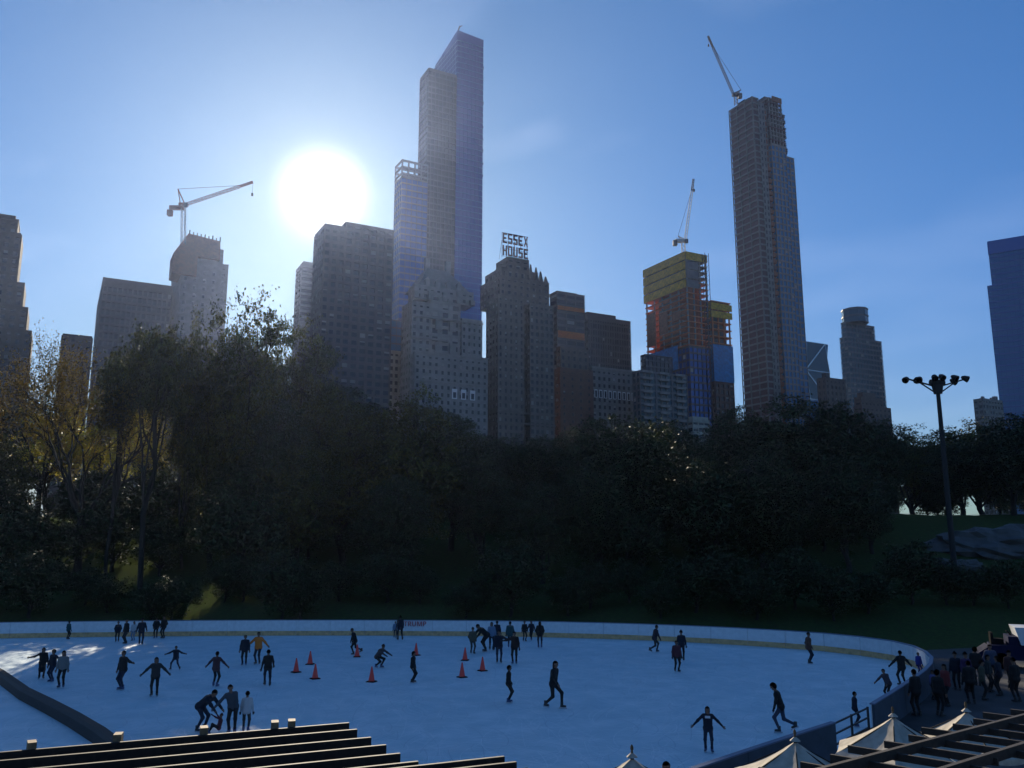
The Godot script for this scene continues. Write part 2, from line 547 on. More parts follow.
# one storeyed block: dark glazing set back behind piers and spandrels
func tier(b: Node3D, x0: float, x1: float, z0: float, z1: float, y0: float, y1: float, s: Dictionary, called := "tier") -> Node3D:
	var t := Node3D.new()
	t.name = called
	b.add_child(t, true)
	var pr: float = s.get("proud", 0.35)
	var g := MB.new()
	g.span(x0 + pr, x1 - pr, y0, y1 - 0.05, z0 + pr, z1 - pr)
	put(g, "glazing", s.glass, t)
	var m := MB.new()
	var bay: float = s.get("bay", 3.0)
	var fl: float = s.get("floor", 3.6)
	var pw: float = s.get("pier", 1.2)
	var sh: float = s.get("span", 1.4)
	var nf := maxi(1, int(round((y1 - y0) / fl)))
	var fh := (y1 - y0) / nf
	var deep := pr * 0.9 # spandrels a little behind the piers
	var r2 := RandomNumberGenerator.new()
	r2.seed = int(x1 * 97 + y1 * 13 + z1 * 7) + 5
	var bl := MB.new()
	for side in 4:
		var along := (x1 - x0) if side % 2 == 0 else (z1 - z0)
		var nb := maxi(1, int(round(along / bay)))
		var bw := along / nb
		if pw > 0.0:
			for i in nb + 1:
				var u := i * bw
				var w := pw * (1.0 if i > 0 and i < nb else 0.5)
				if s.has("corner") and (i == 0 or i == nb): w = s.corner
				var a := clampf(u - w / 2, 0, along)
				var e := clampf(u + w / 2, 0, along)
				if i == 0: a = 0.0; e = w
				if i == nb: e = along; a = along - w
				if e - a > 0.02:
					match side:
						0: m.span(x0 + a, x0 + e, y0, y1, z1 - pr, z1)
						1: m.span(x1 - pr, x1, y0, y1 - 0.01, z0 + a, z0 + e)
						2: m.span(x0 + a, x0 + e, y0, y1, z0, z0 + pr)
						3: m.span(x0, x0 + pr, y0, y1 - 0.01, z0 + a, z0 + e)
		if sh > 0.0:
			for k in nf + 1:
				var yy := y0 + k * fh
				var a := maxf(yy - sh * 0.5, y0)
				var e := minf(yy + sh * 0.5, y1)
				if k == nf: a = y1 - sh * s.get("top", 1.0); e = y1 + 0.02
				match side:
					0: m.span(x0 + 0.02, x1 - 0.02, a, e, z1 - pr, z1 - pr + deep)
					1: m.span(x1 - pr, x1 - pr + deep, a, e - 0.003, z0 + 0.02, z1 - 0.02)
					2: m.span(x0 + 0.02, x1 - 0.02, a, e, z0 + pr - deep, z0 + pr)
					3: m.span(x0 + pr - deep, x0 + pr, a, e - 0.003, z0 + 0.02, z1 - 0.02)
		var share: float = s.get("blinds", 0.22) * 0.5
		if share > 0.0 and side != 2 and side != 1:
			for i in nb:
				for k in nf:
					if r2.randf() > share: continue
					var h := fh * r2.randf_range(0.3, 0.75)
					var a := i * bw + bw * 0.12
					var e := (i + 1) * bw - bw * 0.12
					var ty := y0 + (k + 1) * fh - 0.1
					if side == 0: bl.span(x0 + a, x0 + e, ty - h, ty, z1 - pr, z1 - pr + 0.05)
					else: bl.span(x0 + pr - 0.05, x0 + pr, ty - h, ty, z0 + a, z0 + e)
	# roof slab
	m.span(x0 + 0.05, x1 - 0.05, y1 - 0.4, y1 - 0.03, z0 + 0.05, z1 - 0.05)
	put(m, "cladding", s.wall, t, true)
	if bl.v.size() > 0: put(bl, "blind", M.blind, t, true)
	return t

func solid(b: Node3D, called: String, m: Material, x0: float, x1: float, z0: float, z1: float, y0: float, y1: float) -> MeshInstance3D:
	var mb := MB.new()
	mb.span(x0, x1, y0, y1, z0, z1)
	return put(mb, called, m, b)

func clutter(b: Node3D, x0: float, x1: float, z0: float, z1: float, y: float, k: int, m: Material, tall := 4.0) -> void:
	for i in k:
		var w := rng.randf_range(0.12, 0.3) * (x1 - x0)
		var x := rng.randf_range(x0 + 0.5, x1 - w - 0.5)
		var dd := rng.randf_range(0.2, 0.4) * (z1 - z0)
		var z := rng.randf_range(z0 + 0.5, z1 - dd - 0.5)
		solid(b, "rooftop_unit", m, x, x + w, z, z + dd, y - 0.03, y + rng.randf_range(0.35, 1.0) * tall)

func make_city() -> void:
	var brick := {"glass": M.glass_dark, "wall": M.brown_brick, "bay": 3.4, "floor": 3.5, "pier": 1.9, "span": 1.6}
	var p: Dictionary
	var b: Node3D
	var y: float
	var y2: float
	# stepped brown tower at the edge
	p = plan(-60, -60, 30, 300, 330)
	b = building("stepped_tower", "stepped brown masonry tower with narrow top beside the bare tree", p)
	var fx := func(px, py): return face_x(p, px, py)
	var tq := func(py): return top_y(p, py, 36.0, 3.0)
	tier(b, 0, fx.call(30, 350), -26, 0, 0, tq.call(333), brick)
	tier(b, 2, fx.call(27, 320), -24, -1.0, tq.call(333), tq.call(310), brick)
	tier(b, 4, fx.call(23, 300), -22, -1.8, tq.call(310), tq.call(286), brick)
	tier(b, 8, fx.call(19, 260), -20, -2.6, tq.call(286), tq.call(239), brick)
	tier(b, 10, fx.call(17, 230), -18, -3.2, tq.call(239), tq.call(226), brick)
	solid(b, "cornice", M.brown_brick, 9.6, fx.call(17.6, 230), -18.4, -2.9, tq.call(226), tq.call(224.5))
	solid(b, "cornice", M.brown_brick, 7.6, fx.call(20, 240), -20.4, -2.3, tq.call(240), tq.call(238))
	solid(b, "parapet", M.brown_brick, 12, fx.call(14.5, 222), -16, -5, tq.call(224.6), tq.call(220))
	# dark ribbed slab
	p = plan(91, 101, 172, 300, 400)
	b = building("office_slab", "dark brown office slab with close vertical ribs beside the crane tower", p)
	var rib := {"glass": M.glass_dark, "wall": M.dark_cladding, "bay": 2.2, "floor": 3.8, "pier": 0.8, "span": 1.3, "proud": 0.6, "top": 3.0, "blinds": 0.12}
	y = top_y(p, 277)
	tier(b, 0, p.w, -p.dep, 0, 0, y, rib)
	clutter(b, 2, p.w - 2, -p.dep + 1, -6, y, 2, M.dark_cladding, 1.5)
	p = plan(55, 61, 93, 340, 380)
	b = building("low_block", "low dark block in front of the ribbed brown slab", p)
	tier(b, 0, p.w, -p.dep, 0, 0, top_y(p, 335), brick)
	solid(b, "parapet", M.dark_cladding, 0.4, p.w - 0.4, -p.dep + 0.4, -0.4, top_y(p, 335) - 0.04, top_y(p, 333))
	# concrete tower under construction with crane
	p = plan(173, 182, 229, 260, 400)
	b = building("concrete_tower", "unfinished concrete tower with rust netting on top carrying a crane", p)
	var conc := {"glass": M.glass_dark, "wall": M.concrete, "bay": 4.6, "floor": 4.0, "pier": 3.2, "span": 2.4, "proud": 0.5, "blinds": 0.0}
	y = top_y(p, 258)
	tier(b, 0, p.w, -p.dep, 0, 0, y, conc)
	tier(b, 1.0, fx_p(p, 224, 250), -p.dep + 1, -0.8, y, top_y(p, 243), conc)
	y2 = top_y(p, 243)
	var co := MB.new()
	co.prism([Vector2(-4.2, 1.2), Vector2(-4.2, -12), Vector2(0.6, -14), Vector2(7, -14), Vector2(7, 1.2)], top_y(p, 275), top_y(p, 255))
	put(co, "netting_cocoon", M.orange_netting, b)
	var sl := MB.new()
	var xa := fx_p(p, 221, 240)
	sl.hexa([Vector3(-4.2, top_y(p, 255), 1.2), Vector3(xa, top_y(p, 255), 1.2), Vector3(xa, top_y(p, 255), -13), Vector3(-4.2, top_y(p, 255), -12), Vector3(2.0, top_y(p, 233), 0.6), Vector3(xa - 0.3, top_y(p, 236), 0.6), Vector3(xa - 0.3, top_y(p, 236), -12), Vector3(2.0, top_y(p, 233), -12)])
	put(sl, "formwork_screen", M.orange_netting, b)
	for k in 9:
		var xx := 2.4 + k * (xa - 3.0) / 8.0
		solid(b, "rebar_column", M.steel, xx, xx + 0.5, -0.4, 0.1, top_y(p, 236), top_y(p, rng.randf_range(229, 233)))
	crane("tower_crane", "red tower crane with raised jib on the unfinished concrete tower", p.d - 1.5, [183.5, 240], [183.5, 205], [253, 182], [178, 189], [170, 213], M.crane_paint)
	# slender banded tower and big slab under the sun
	p = plan(295, 300, 314, 290, 470)
	b = building("banded_tower", "slender tower with pale floor bands beside the broad dark slab", p)
	var band := {"glass": M.glass_bronze, "wall": M.concrete, "bay": 6.0, "floor": 3.4, "pier": 0.6, "span": 1.5, "proud": 0.6}
	tier(b, 0, p.w, -p.dep, 0, 0, top_y(p, 264), band)
	solid(b, "penthouse", M.concrete, 1.5, p.w - 1, -8, -1.5, top_y(p, 264) - 0.03, top_y(p, 260))
	p = plan(313, 323, 394, 260, 345)
	b = building("broad_slab", "broad dark apartment slab standing right under the sun", p)
	var dark := {"glass": M.glass_dark, "wall": M.bronze_cladding, "bay": 3.6, "floor": 3.4, "pier": 1.3, "span": 1.5, "blinds": 0.3}
	y = top_y(p, 225)
	var x1: float = fx_p(p, 346, 230)
	tier(b, 0, x1, -p.dep, 0, 0, y, dark)
	tier(b, x1, p.w, -p.dep - 4, -0.8, 0, top_y(p, 217), dark)
	solid(b, "parapet", M.bronze_cladding, 0.3, x1 - 0.1, -p.dep + 0.3, -0.3, y - 0.03, y + 1.0)
	solid(b, "penthouse", M.bronze_cladding, x1 + 3, p.w - 6, -p.dep, -4, top_y(p, 217) - 0.03, top_y(p, 215))
	# blue tower with open crown
	p = plan(393, 400, 427, 240, 430)
	b = building("open_crown_tower", "blue glass tower with open rooftop screen next to the tallest tower", p)
	var blue := {"glass": M.glass_blue, "wall": M.grey_cladding, "bay": 3.0, "floor": 3.6, "pier": 0.22, "span": 0.8, "proud": 0.25, "blinds": 0.0}
	y = top_y(p, 176)
	tier(b, 0, p.w, -p.dep, 0, 0, y, blue)
	y2 = top_y(p, 160)
	for k in 3:
		var yy := y + (y2 - y) * (k + 0.5) / 2.5
		for q in [[0.0, p.w, -0.5, 0.0], [0.0, p.w, -p.dep, -p.dep + 0.5], [0.0, 0.5, -p.dep + 0.5, -0.5], [p.w - 0.5, p.w, -p.dep + 0.5, -0.5]]:
			solid(b, "screen_rail", M.grey_cladding, q[0], q[1], q[2], q[3], yy - 0.55, yy + 0.55)
	for k in 5:
		var xx: float = k * (p.w - 0.7) / 4.0
		solid(b, "screen_post", M.grey_cladding, xx, xx + 0.7, -0.6, 0.1, y - 0.1, y2 + 0.6)
		solid(b, "screen_post", M.grey_cladding, xx, xx + 0.7, -p.dep - 0.1, -p.dep + 0.6, y - 0.1, y2 + 0.6)
	# pale narrow building between slab and limestone block
	p = plan(386, 389, 404, 370, 395)
	b = building("pale_building", "narrow pale stone building squeezed between dark slab and limestone block", p)
	tier(b, 0, p.w, -p.dep, 0, 0, top_y(p, 350), {"glass": M.glass_dark, "wall": M.pale_stone, "bay": 2.2, "floor": 3.4, "pier": 1.0, "span": 1.6})
	tier(b, 0.5, p.w, -p.dep, -2, top_y(p, 350), top_y(p, 318), {"glass": M.glass_sky, "wall": M.grey_cladding, "bay": 3.0, "floor": 3.6, "pier": 0.15, "span": 0.5, "proud": 0.2, "blinds": 0.0})
	# the tallest tower: two slabs of blue glass
	p = plan(422, 427, 456, 150, 462)
	b = building("tall_glass_tower", "tallest blue glass tower of two joined slabs above the limestone block", p)
	var brown := {"glass": M.glass_bronze, "wall": M.bronze_cladding, "bay": 2.4, "floor": 3.6, "pier": 0.5, "span": 0.9, "proud": 0.2, "blinds": 0.0}
	y = top_y(p, 69)
	tier(b, 0, p.w, -p.dep - 6, 0, 0, y, brown, "lower_slab")
	solid(b, "parapet", M.bronze_cladding, 0.2, p.w - 0.2, -p.dep - 5.8, -0.2, y - 0.04, y + 1.2)
	var p2 := plan(441, 457, 483.5, 150, 478)
	var ox: float = p.w + 0.2
	var bx := p2.w as float
	y2 = top_y(p2, 40) - 4.0
	var blue2 := {"glass": M.glass_blue, "wall": M.glass_sky, "bay": 2.4, "floor": 3.6, "pier": 0.18, "span": 0.6, "proud": 0.12, "blinds": 0.0}
	tier(b, ox, ox + bx, -p2.dep - 12, -0.6, 0, y2, blue2, "higher_slab")
	var cr := MB.new()
	cr.hexa([Vector3(ox, y2 - 0.02, -0.62), Vector3(ox + bx, y2 - 0.02, -0.62), Vector3(ox + bx, y2 - 0.02, -p2.dep - 11), Vector3(ox, y2 - 0.02, -p2.dep - 11), Vector3(ox + 0.1, y2 + 6.5, -0.7), Vector3(ox + bx, y2 + 5.0, -0.7), Vector3(ox + bx, y2 + 1.0, -p2.dep - 10), Vector3(ox + 0.1, y2 + 1.0, -p2.dep - 10)])
	put(cr, "sloped_crown", M.glass_blue, b)
	var bm := MB.new()
	bm.bar(Vector3(ox + 0.6, y2 + 5.5, -2), Vector3(ox + 2.2, y2 + 10.5, -2), 0.7)
	bm.bar(Vector3(ox + 1.6, y2 + 9.6, -2), Vector3(ox + 3.8, y2 + 11.2, -2), 0.4)
	put(bm, "maintenance_arm", M.steel, b)
	for k in 26: # hoist brackets along the edge
		var yy := y2 * (0.32 + 0.66 * k / 26.0)
		solid(b, "edge_bracket", M.steel, ox + bx, ox + bx + rng.randf_range(0.3, 0.9), -3.0, -1.6, yy, yy + rng.randf_range(0.8, 2.0))
	# limestone apartment block with steep roof
	p = plan(401, 411, 482, 340, 362)
	b = building("limestone_block", "grey limestone apartment block with steep roof in front of the tallest tower", p)
	var lime := {"glass": M.glass_dark, "wall": M.limestone, "bay": 3.0, "floor": 3.3, "pier": 1.7, "span": 1.6, "blinds": 0.3}
	y = top_y(p, 296)
	tier(b, 0, p.w * 0.27, -p.dep, 0, 0, y - 2, lime, "wing")
	tier(b, p.w * 0.27, p.w * 0.70, -p.dep, -1.2, 0, y + 3, {"glass": M.glass_dark, "wall": M.limestone, "bay": 4.4, "floor": 3.7, "pier": 2.2, "span": 1.5, "blinds": 0.45}, "centre_bay")
	tier(b, p.w * 0.70, p.w, -p.dep, 0.3, 0, y - 7, {"glass": M.glass_dark, "wall": M.limestone, "bay": 2.6, "floor": 3.3, "pier": 1.5, "span": 1.7, "blinds": 0.2}, "wing")
	for k in 5:
		for j in 2:
			var xq: float = p.w * (0.34 + 0.2 * j)
			var yq := y - 8 - k * 11.0
			solid(b, "bay_window", M.limestone, xq, xq + 3.0, -1.3, -0.4, yq - 5.5, yq)
	for k in 6:
		solid(b, "ledge", M.limestone, -0.3, p.w * (0.5 if k % 2 else 1.0) + 0.3, -0.2, 0.8, y - 9 - k * 9.7, y - 8.3 - k * 9.7)
	tier(b, 1, p.w + 2.0, -p.dep - 2, 2.2, 0, top_y(p, 352), lime)
	tier(b, 2.5, p.w * 0.9, -p.dep + 1, -2, y, top_y(p, 282), lime)
	for k in 5:
		solid(b, "chimney", M.limestone, p.w * (0.04 + 0.2 * k), p.w * (0.04 + 0.2 * k) + 2.2, -2.2, -0.6, y - 0.1, y + rng.randf_range(2.0, 6.5))
	var rf := MB.new()
	var ye := top_y(p, 282)
	var yr := top_y(p, 258)
	rf.hexa([Vector3(4, ye - 0.05, -3), Vector3(p.w * 0.86, ye - 0.05, -3), Vector3(p.w * 0.86, ye - 0.05, -20), Vector3(4, ye - 0.05, -20), Vector3(p.w * 0.32, yr, -10), Vector3(p.w * 0.62, yr, -10), Vector3(p.w * 0.62, yr, -13), Vector3(p.w * 0.32, yr, -13)])
	var roof := put(rf, "roof", M.copper_roof, b)
	for k in 4:
		var dm := MB.new()
		var xx: float = p.w * (0.22 + 0.15 * k)
		dm.span(xx, xx + 2.0, ye, ye + 3.2, -6.0, -2.9)
		dm.hexa([Vector3(xx - 0.2, ye + 3.2, -2.8), Vector3(xx + 2.2, ye + 3.2, -2.8), Vector3(xx + 2.2, ye + 3.2, -6.0), Vector3(xx - 0.2, ye + 3.2, -6.0), Vector3(xx + 0.95, ye + 4.6, -2.9), Vector3(xx + 1.05, ye + 4.6, -2.9), Vector3(xx + 1.05, ye + 4.6, -6.0), Vector3(xx + 0.95, ye + 4.6, -6.0)])
		put(dm, "dormer", M.limestone, roof)
	for k in 2:
		solid(b, "chimney_stack", M.limestone, p.w * (0.3 + 0.3 * k), p.w * (0.3 + 0.3 * k) + 2.4, -12.5, -10.5, yr - 6, yr + 5)
	for k in 3:
		solid(b, "ledge", M.limestone, 0.7, p.w + 2.3, 2.2, 2.7, top_y(p, 352 + k * 14), top_y(p, 351 + k * 14))
	for k in 3: # three tall windows with white surrounds
		var xx := fx_p(p, 450 + k * 9, 390)
		var wn := Node3D.new()
		wn.name = "window"
		b.add_child(wn, true)
		var fr := MB.new()
		var ya := top_y(p, 396)
		var yb := top_y(p, 386)
		fr.span(xx, xx + 2.3, ya, ya + 0.4, 2.2, 2.65); fr.span(xx, xx + 2.3, yb - 1.4, yb, 2.2, 2.65)
		fr.span(xx, xx + 0.35, ya + 0.4, yb - 1.4, 2.2, 2.6); fr.span(xx + 1.95, xx + 2.3, ya + 0.4, yb - 1.4, 2.2, 2.6)
		put(fr, "frame", M.board_white, wn)
		var pn := MB.new()
		pn.span(xx + 0.35, xx + 1.95, ya + 0.4, yb - 1.4, 2.2, 2.3)
		put(pn, "pane", M.glass_dark, wn)
	# brick hotel with rooftop lettering
	p = plan(486, 498, 554, 340, 382)
	b = building("brick_hotel", "brown brick hotel with setbacks and lettered rooftop frame", p)
	y = top_y(p, 294)
	tier(b, 0, p.w * 0.46, -p.dep, 0, 0, y, {"glass": M.glass_dark, "wall": M.tan_brick, "bay": 3.0, "floor": 3.3, "pier": 1.7, "span": 1.5, "blinds": 0.3})
	tier(b, p.w * 0.46, p.w * 0.56, -26, -5, 0, y + 4, brick)
	tier(b, p.w * 0.56, p.w, -26, 0, 0, y - 2.0, {"glass": M.glass_dark, "wall": M.tan_brick, "bay": 2.6, "floor": 3.3, "pier": 1.2, "span": 1.4, "blinds": 0.4})
	tier(b, fx_p(p, 500, 280, 3), fx_p(p, 549, 280, 3), -24, -3, y - 2.1, top_y(p, 277, 10, 3), brick)
	tier(b, fx_p(p, 501, 270, 5), fx_p(p, 538, 270, 5), -22, -5, top_y(p, 277, 10, 3), top_y(p, 268, 8, 5), brick)
	tier(b, fx_p(p, 507.5, 260, 6), fx_p(p, 529, 260, 6), -18, -6, top_y(p, 268, 8, 5), top_y(p, 257, 10, 6), brick)
	for q in [[531.0, 264.0], [536.5, 267.0], [541.0, 271.0], [546.0, 276.0], [503.0, 266.0]]:
		var xx := fx_p(p, q[0], q[1], 4) - 1.0
		var pn := MB.new()
		var yb := top_y(p, 280, 12, 3)
		var yt := top_y(p, q[1], xx, 4)
		pn.hexa([Vector3(xx, yb, -3), Vector3(xx + 2, yb, -3), Vector3(xx + 2, yb, -6), Vector3(xx, yb, -6), Vector3(xx + 0.8, yt, -4.2), Vector3(xx + 1.2, yt, -4.2), Vector3(xx + 1.2, yt, -4.8), Vector3(xx + 0.8, yt, -4.8)])
		put(pn, "finial", M.brown_brick, b)
	solid(b, "ledge", M.tan_brick, -0.5, p.w + 0.5, -p.dep - 0.3, 0.5, y - 60, y - 59.2)
	solid(b, "ledge", M.tan_brick, -0.4, p.w + 0.4, -p.dep - 0.3, 0.4, top_y(p, 412), top_y(p, 410.5))
	# the sign on its frame, a thing of its own
	var sx := fx_p(p, 502.5, 245, 8)
	var sw := fx_p(p, 528.0, 245, 8) - sx
	var yb := top_y(p, 257, 10, 6)
	var sg := thing("rooftop_sign", "two rows of dark red capital letters on a rooftop frame", "sign", Vector3(p.x, 0, -p.d) + Basis(Vector3.UP, p.turn) * Vector3(sx, yb, -8), p.turn)
	var h := top_y(p, 233.0, 10, 8) - yb
	for k in 5:
		var m := MB.new()
		m.bar(Vector3(sw * k / 4.0, -0.02, -0.6), Vector3(sw * k / 4.0, h * 0.98, -0.6), 0.12)
		m.bar(Vector3(sw * k / 4.0, 0.0, -3.5), Vector3(sw * k / 4.0, h * 0.7, -0.7), 0.12)
		put(m, "frame_post", M.steel, sg)
	for k in 4:
		var m := MB.new()
		m.bar(Vector3(-0.2, h * (0.06 + 0.31 * k), -0.45), Vector3(sw + 0.2, h * (0.06 + 0.31 * k), -0.45), 0.14)
		put(m, "frame_rail", M.steel, sg)
	var strokes := {"E": [[0, 0, 0.28, 1], [0, 0.84, 1, 1], [0, 0.42, 0.8, 0.58], [0, 0, 1, 0.16]], "S": [[0, 0.84, 1, 1], [0, 0.42, 1, 0.58], [0, 0, 1, 0.16], [0, 0.5, 0.28, 0.9], [0.72, 0.1, 1, 0.5]],
		"H": [[0, 0, 0.28, 1], [0.72, 0, 1, 1], [0.2, 0.42, 0.8, 0.58]], "O": [[0, 0.04, 0.28, 0.96], [0.72, 0.04, 1, 0.96], [0.1, 0.84, 0.9, 1], [0.1, 0, 0.9, 0.16]], "U": [[0, 0.04, 0.28, 1], [0.72, 0.04, 1, 1], [0.1, 0, 0.9, 0.16]], "X": []}
	for k in 2:
		var word: String = ["ESSEX", "HOUSE"][k]
		for i in 5:
			var lw := sw * 0.165
			var lh := h * 0.40
			var lm := MB.new()
			var zz := 0.0
			for q in strokes[word[i]]:
				lm.span(q[0] * lw, q[2] * lw, q[1] * lh, q[3] * lh, -0.2, 0.2 + zz)
				zz += 0.01
			if word[i] == "X":
				lm.bar(Vector3(0.12 * lw, 0, 0), Vector3(0.88 * lw, lh, 0), 0.3, 0.52)
				lm.bar(Vector3(0.88 * lw, 0, 0.01), Vector3(0.12 * lw, lh, 0.01), 0.3, 0.52)
			var o := put(lm, "letter", M.sign_red, sg)
			o.position = Vector3(sw * (0.01 + 0.205 * i), h * (0.57 if k == 0 else 0.08), 0)
	# tower behind the hotel, with brick neighbours
	p = plan(550, 557, 585, 320, 430)
	b = building("bronze_tower", "dark bronze tower with glowing reflective bands behind the brick hotel", p)
	tier(b, 0, p.w, -p.dep, 0, 0, top_y(p, 291), {"glass": M.glass_bronze, "wall": M.bronze_cladding, "bay": 5.0, "floor": 3.6, "pier": 0.8, "span": 1.3})
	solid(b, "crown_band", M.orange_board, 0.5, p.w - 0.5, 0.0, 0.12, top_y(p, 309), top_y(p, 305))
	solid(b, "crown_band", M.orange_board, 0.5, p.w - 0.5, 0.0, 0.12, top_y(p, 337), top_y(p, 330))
	solid(b, "penthouse", M.dark_cladding, 2, p.w - 3, -12, -3, top_y(p, 291) - 0.03, top_y(p, 288.5))
	p = plan(556, 560, 593, 370, 405)
	b = building("red_brick_block", "plain red brick block below the bronze tower", p)
	tier(b, 0, p.w, -p.dep, 0, 0, top_y(p, 367), {"glass": M.glass_dark, "wall": M.red_brick, "bay": 5.0, "floor": 3.5, "pier": 3.6, "span": 2.0, "blinds": 0.2})
	tier(b, 1.5, p.w - 1, -p.dep, -2, top_y(p, 367), top_y(p, 345), brick)
	# dark slab and its low neighbour
	p = plan(583, 588, 631, 340, 450)
	b = building("black_slab", "blue-black glass slab with flat roof behind a low stone hotel", p)
	y = top_y(p, 315)
	tier(b, 0, p.w, -p.dep, 0, 0, y, {"glass": M.glass_dark, "wall": M.dark_cladding, "bay": 1.6, "floor": 3.7, "pier": 0.5, "span": 0.9, "proud": 0.35, "blinds": 0.08, "top": 2.5})
	solid(b, "penthouse", M.dark_cladding, 1, p.w * 0.7, -p.dep + 1, -2, y - 0.03, y + 2.5)
	p = plan(588, 592, 636, 380, 415)
	b = building("stone_hotel", "low stone hotel with a row of tall pale windows", p)
	tier(b, 0, p.w, -p.dep, 0, 0, top_y(p, 367), {"glass": M.glass_dark, "wall": M.concrete, "bay": 3.0, "floor": 3.6, "pier": 1.5, "span": 1.7, "blinds": 0.35})
	solid(b, "cornice", M.limestone, -0.4, p.w + 0.4, -p.dep - 0.4, 0.4, top_y(p, 367.5), top_y(p, 366))
	for k in 9:
		var xx: float = p.w * (0.05 + 0.105 * k)
		var m := MB.new()
		m.span(xx, xx + 1.7, top_y(p, 397), top_y(p, 389), 0.0, 0.12)
		put(m, "window_surround", M.board_white, b)
		m = MB.new()
		m.span(xx + 0.3, xx + 1.4, top_y(p, 396.6), top_y(p, 390), 0.1, 0.15)
		put(m, "pane", M.glass_dark, b)
	# unfinished tower with yellow netting
	p = plan(646, 688, 709, 320, 430)
	b = building("netted_tower", "unfinished tower wrapped in yellow netting with orange floors and luffing crane", p)
	var dd: float = p.dep
	y = top_y(p, 345)
	tier(b, 0, p.w, -dd, 0, 0, y, {"glass": M.glass_blue, "wall": M.dark_cladding, "bay": 3.0, "floor": 3.8, "pier": 0.4, "span": 1.0, "blinds": 0.1})
	solid(b, "blue_sheet", M.blue_netting, -0.5, -0.1, -dd - 0.3, -dd * 0.25, top_y(p, 366), top_y(p, 342))
	y2 = top_y(p, 253)
	var nf := 17
	for k in nf:
		var yy := lerpf(y, y2, float(k) / (nf - 1))
		solid(b, "floor_slab", M.orange_board if k < 12 else M.concrete, -0.2, p.w + 0.2, -dd - 0.2, 0.2, yy, yy + 0.55)
	for i in 6:
		for j in 4:
			if i in [0, 5] or j in [0, 3]:
				var m := MB.new()
				m.bar(Vector3(0.5 + (p.w - 1.0) * j / 3.0, y + 0.1, -0.5 - (dd - 1.0) * i / 5.0), Vector3(0.5 + (p.w - 1.0) * j / 3.0, y2, -0.5 - (dd - 1.0) * i / 5.0), 0.7)
				put(m, "column", M.concrete, b)
	solid(b, "core_wall", M.concrete, 3, p.w - 3, -dd + 8, -8, y, y2 + 2)
	for k in 4: # yellow screens, storey by storey
		var ya := lerpf(top_y(p, 287), y2 + 1.5, k / 4.0)
		var yb2 := lerpf(top_y(p, 287), y2 + 1.5, (k + 0.86) / 4.0)
		solid(b, "netting_screen", M.yellow_netting, -0.75, -0.35, -dd - 0.6, 0.3 - 0.2, ya, yb2)
		solid(b, "netting_screen", M.yellow_netting if k == 3 else M.grey_cladding, -0.3, p.w * (1.0 if k == 3 else 0.55), 0.35, 0.6, ya, yb2)
		solid(b, "netting_screen", M.yellow_netting, -0.3, p.w + 0.3, -dd - 0.7, -dd - 0.4, ya, yb2)
	for k in 3:
		solid(b, "netting_screen", M.orange_netting, -0.7, -0.32, -dd * (0.95 - 0.3 * k), -dd * (0.75 - 0.3 * k), top_y(p, 335 - k * 9), top_y(p, 300 + k * 4))
	var hoist := MB.new()
	for q in [[0.4, 0.9], [2.9, 0.9], [0.4, 3.0], [2.9, 3.0]]:
		hoist.bar(Vector3(p.w - 4 + q[0], 0, q[1]), Vector3(p.w - 4 + q[0], y2 + 1, q[1]), 0.22)
	for k in 60:
		var yy := y2 * k / 60.0
		hoist.bar(Vector3(p.w - 3.6, yy, 3.0), Vector3(p.w - 1.1, yy + 2.5, 3.0), 0.14)
		hoist.bar(Vector3(p.w - 3.6, yy, 0.9), Vector3(p.w - 3.6, yy + 2.5, 3.0), 0.14)
	put(hoist, "hoist_lattice", M.steel, b)
	crane("luffing_crane", "pale luffing crane with steep jib on the yellow netted tower", p.d + 8, [684, 256], [683, 241], [693.5, 179], [678, 236], [675, 243], M.crane_white)
	p = plan(709, 713, 732, 340, 436)
	b = building("netted_wing", "lower unfinished wing with yellow top and blue sheeting", p)
	tier(b, 0, p.w, -p.dep, 0, 0, top_y(p, 381), {"glass": M.glass_bronze, "wall": M.red_brick, "bay": 3.0, "floor": 3.6, "pier": 1.3, "span": 1.3})
	solid(b, "blue_sheet", M.blue_netting, -0.2, p.w + 0.2, -14.2, 0.2, top_y(p, 381), top_y(p, 344))
	for k in 7:
		var yy := lerpf(top_y(p, 343), top_y(p, 301), k / 6.0)
		solid(b, "floor_slab", M.orange_board, -0.1, p.w + 0.1, -14, 0.1, yy, yy + 0.5)
	for k in 4:
		var xx: float = 0.4 + (p.w - 1.6) * k / 3.0
		solid(b, "column", M.orange_board, xx, xx + 0.7, -0.9, -0.3, top_y(p, 344), top_y(p, 301))
	solid(b, "core_wall", M.dark_cladding, 1.0, p.w - 1.0, -12, -3, top_y(p, 344), top_y(p, 300))
	for k in 2:
		solid(b, "netting_screen", M.yellow_netting, -0.5, p.w + 0.5, 0.2, 0.5, top_y(p, 317 - k * 8), top_y(p, 310.5 - k * 8))
		solid(b, "netting_screen", M.yellow_netting, -0.8, -0.52, -14, 0.4, top_y(p, 317 - k * 8), top_y(p, 310.5 - k * 8))
	# balcony block
	p = plan(635, 640, 688, 390, 400)
	b = building("balcony_block", "apartment block with stacked pale balconies below the yellow netted tower", p)
	y = top_y(p, 370)
	tier(b, 0, p.w, -p.dep, 0, 0, y, {"glass": M.glass_teal, "wall": M.grey_cladding, "bay": 3.2, "floor": 3.2, "pier": 1.0, "span": 0.9, "blinds": 0.15})
	tier(b, p.w * 0.18, p.w * 0.75, -p.dep, -2, y, top_y(p, 352), {"glass": M.glass_dark, "wall": M.dark_cladding, "bay": 2.4, "floor": 3.4, "pier": 0.5, "span": 0.9})
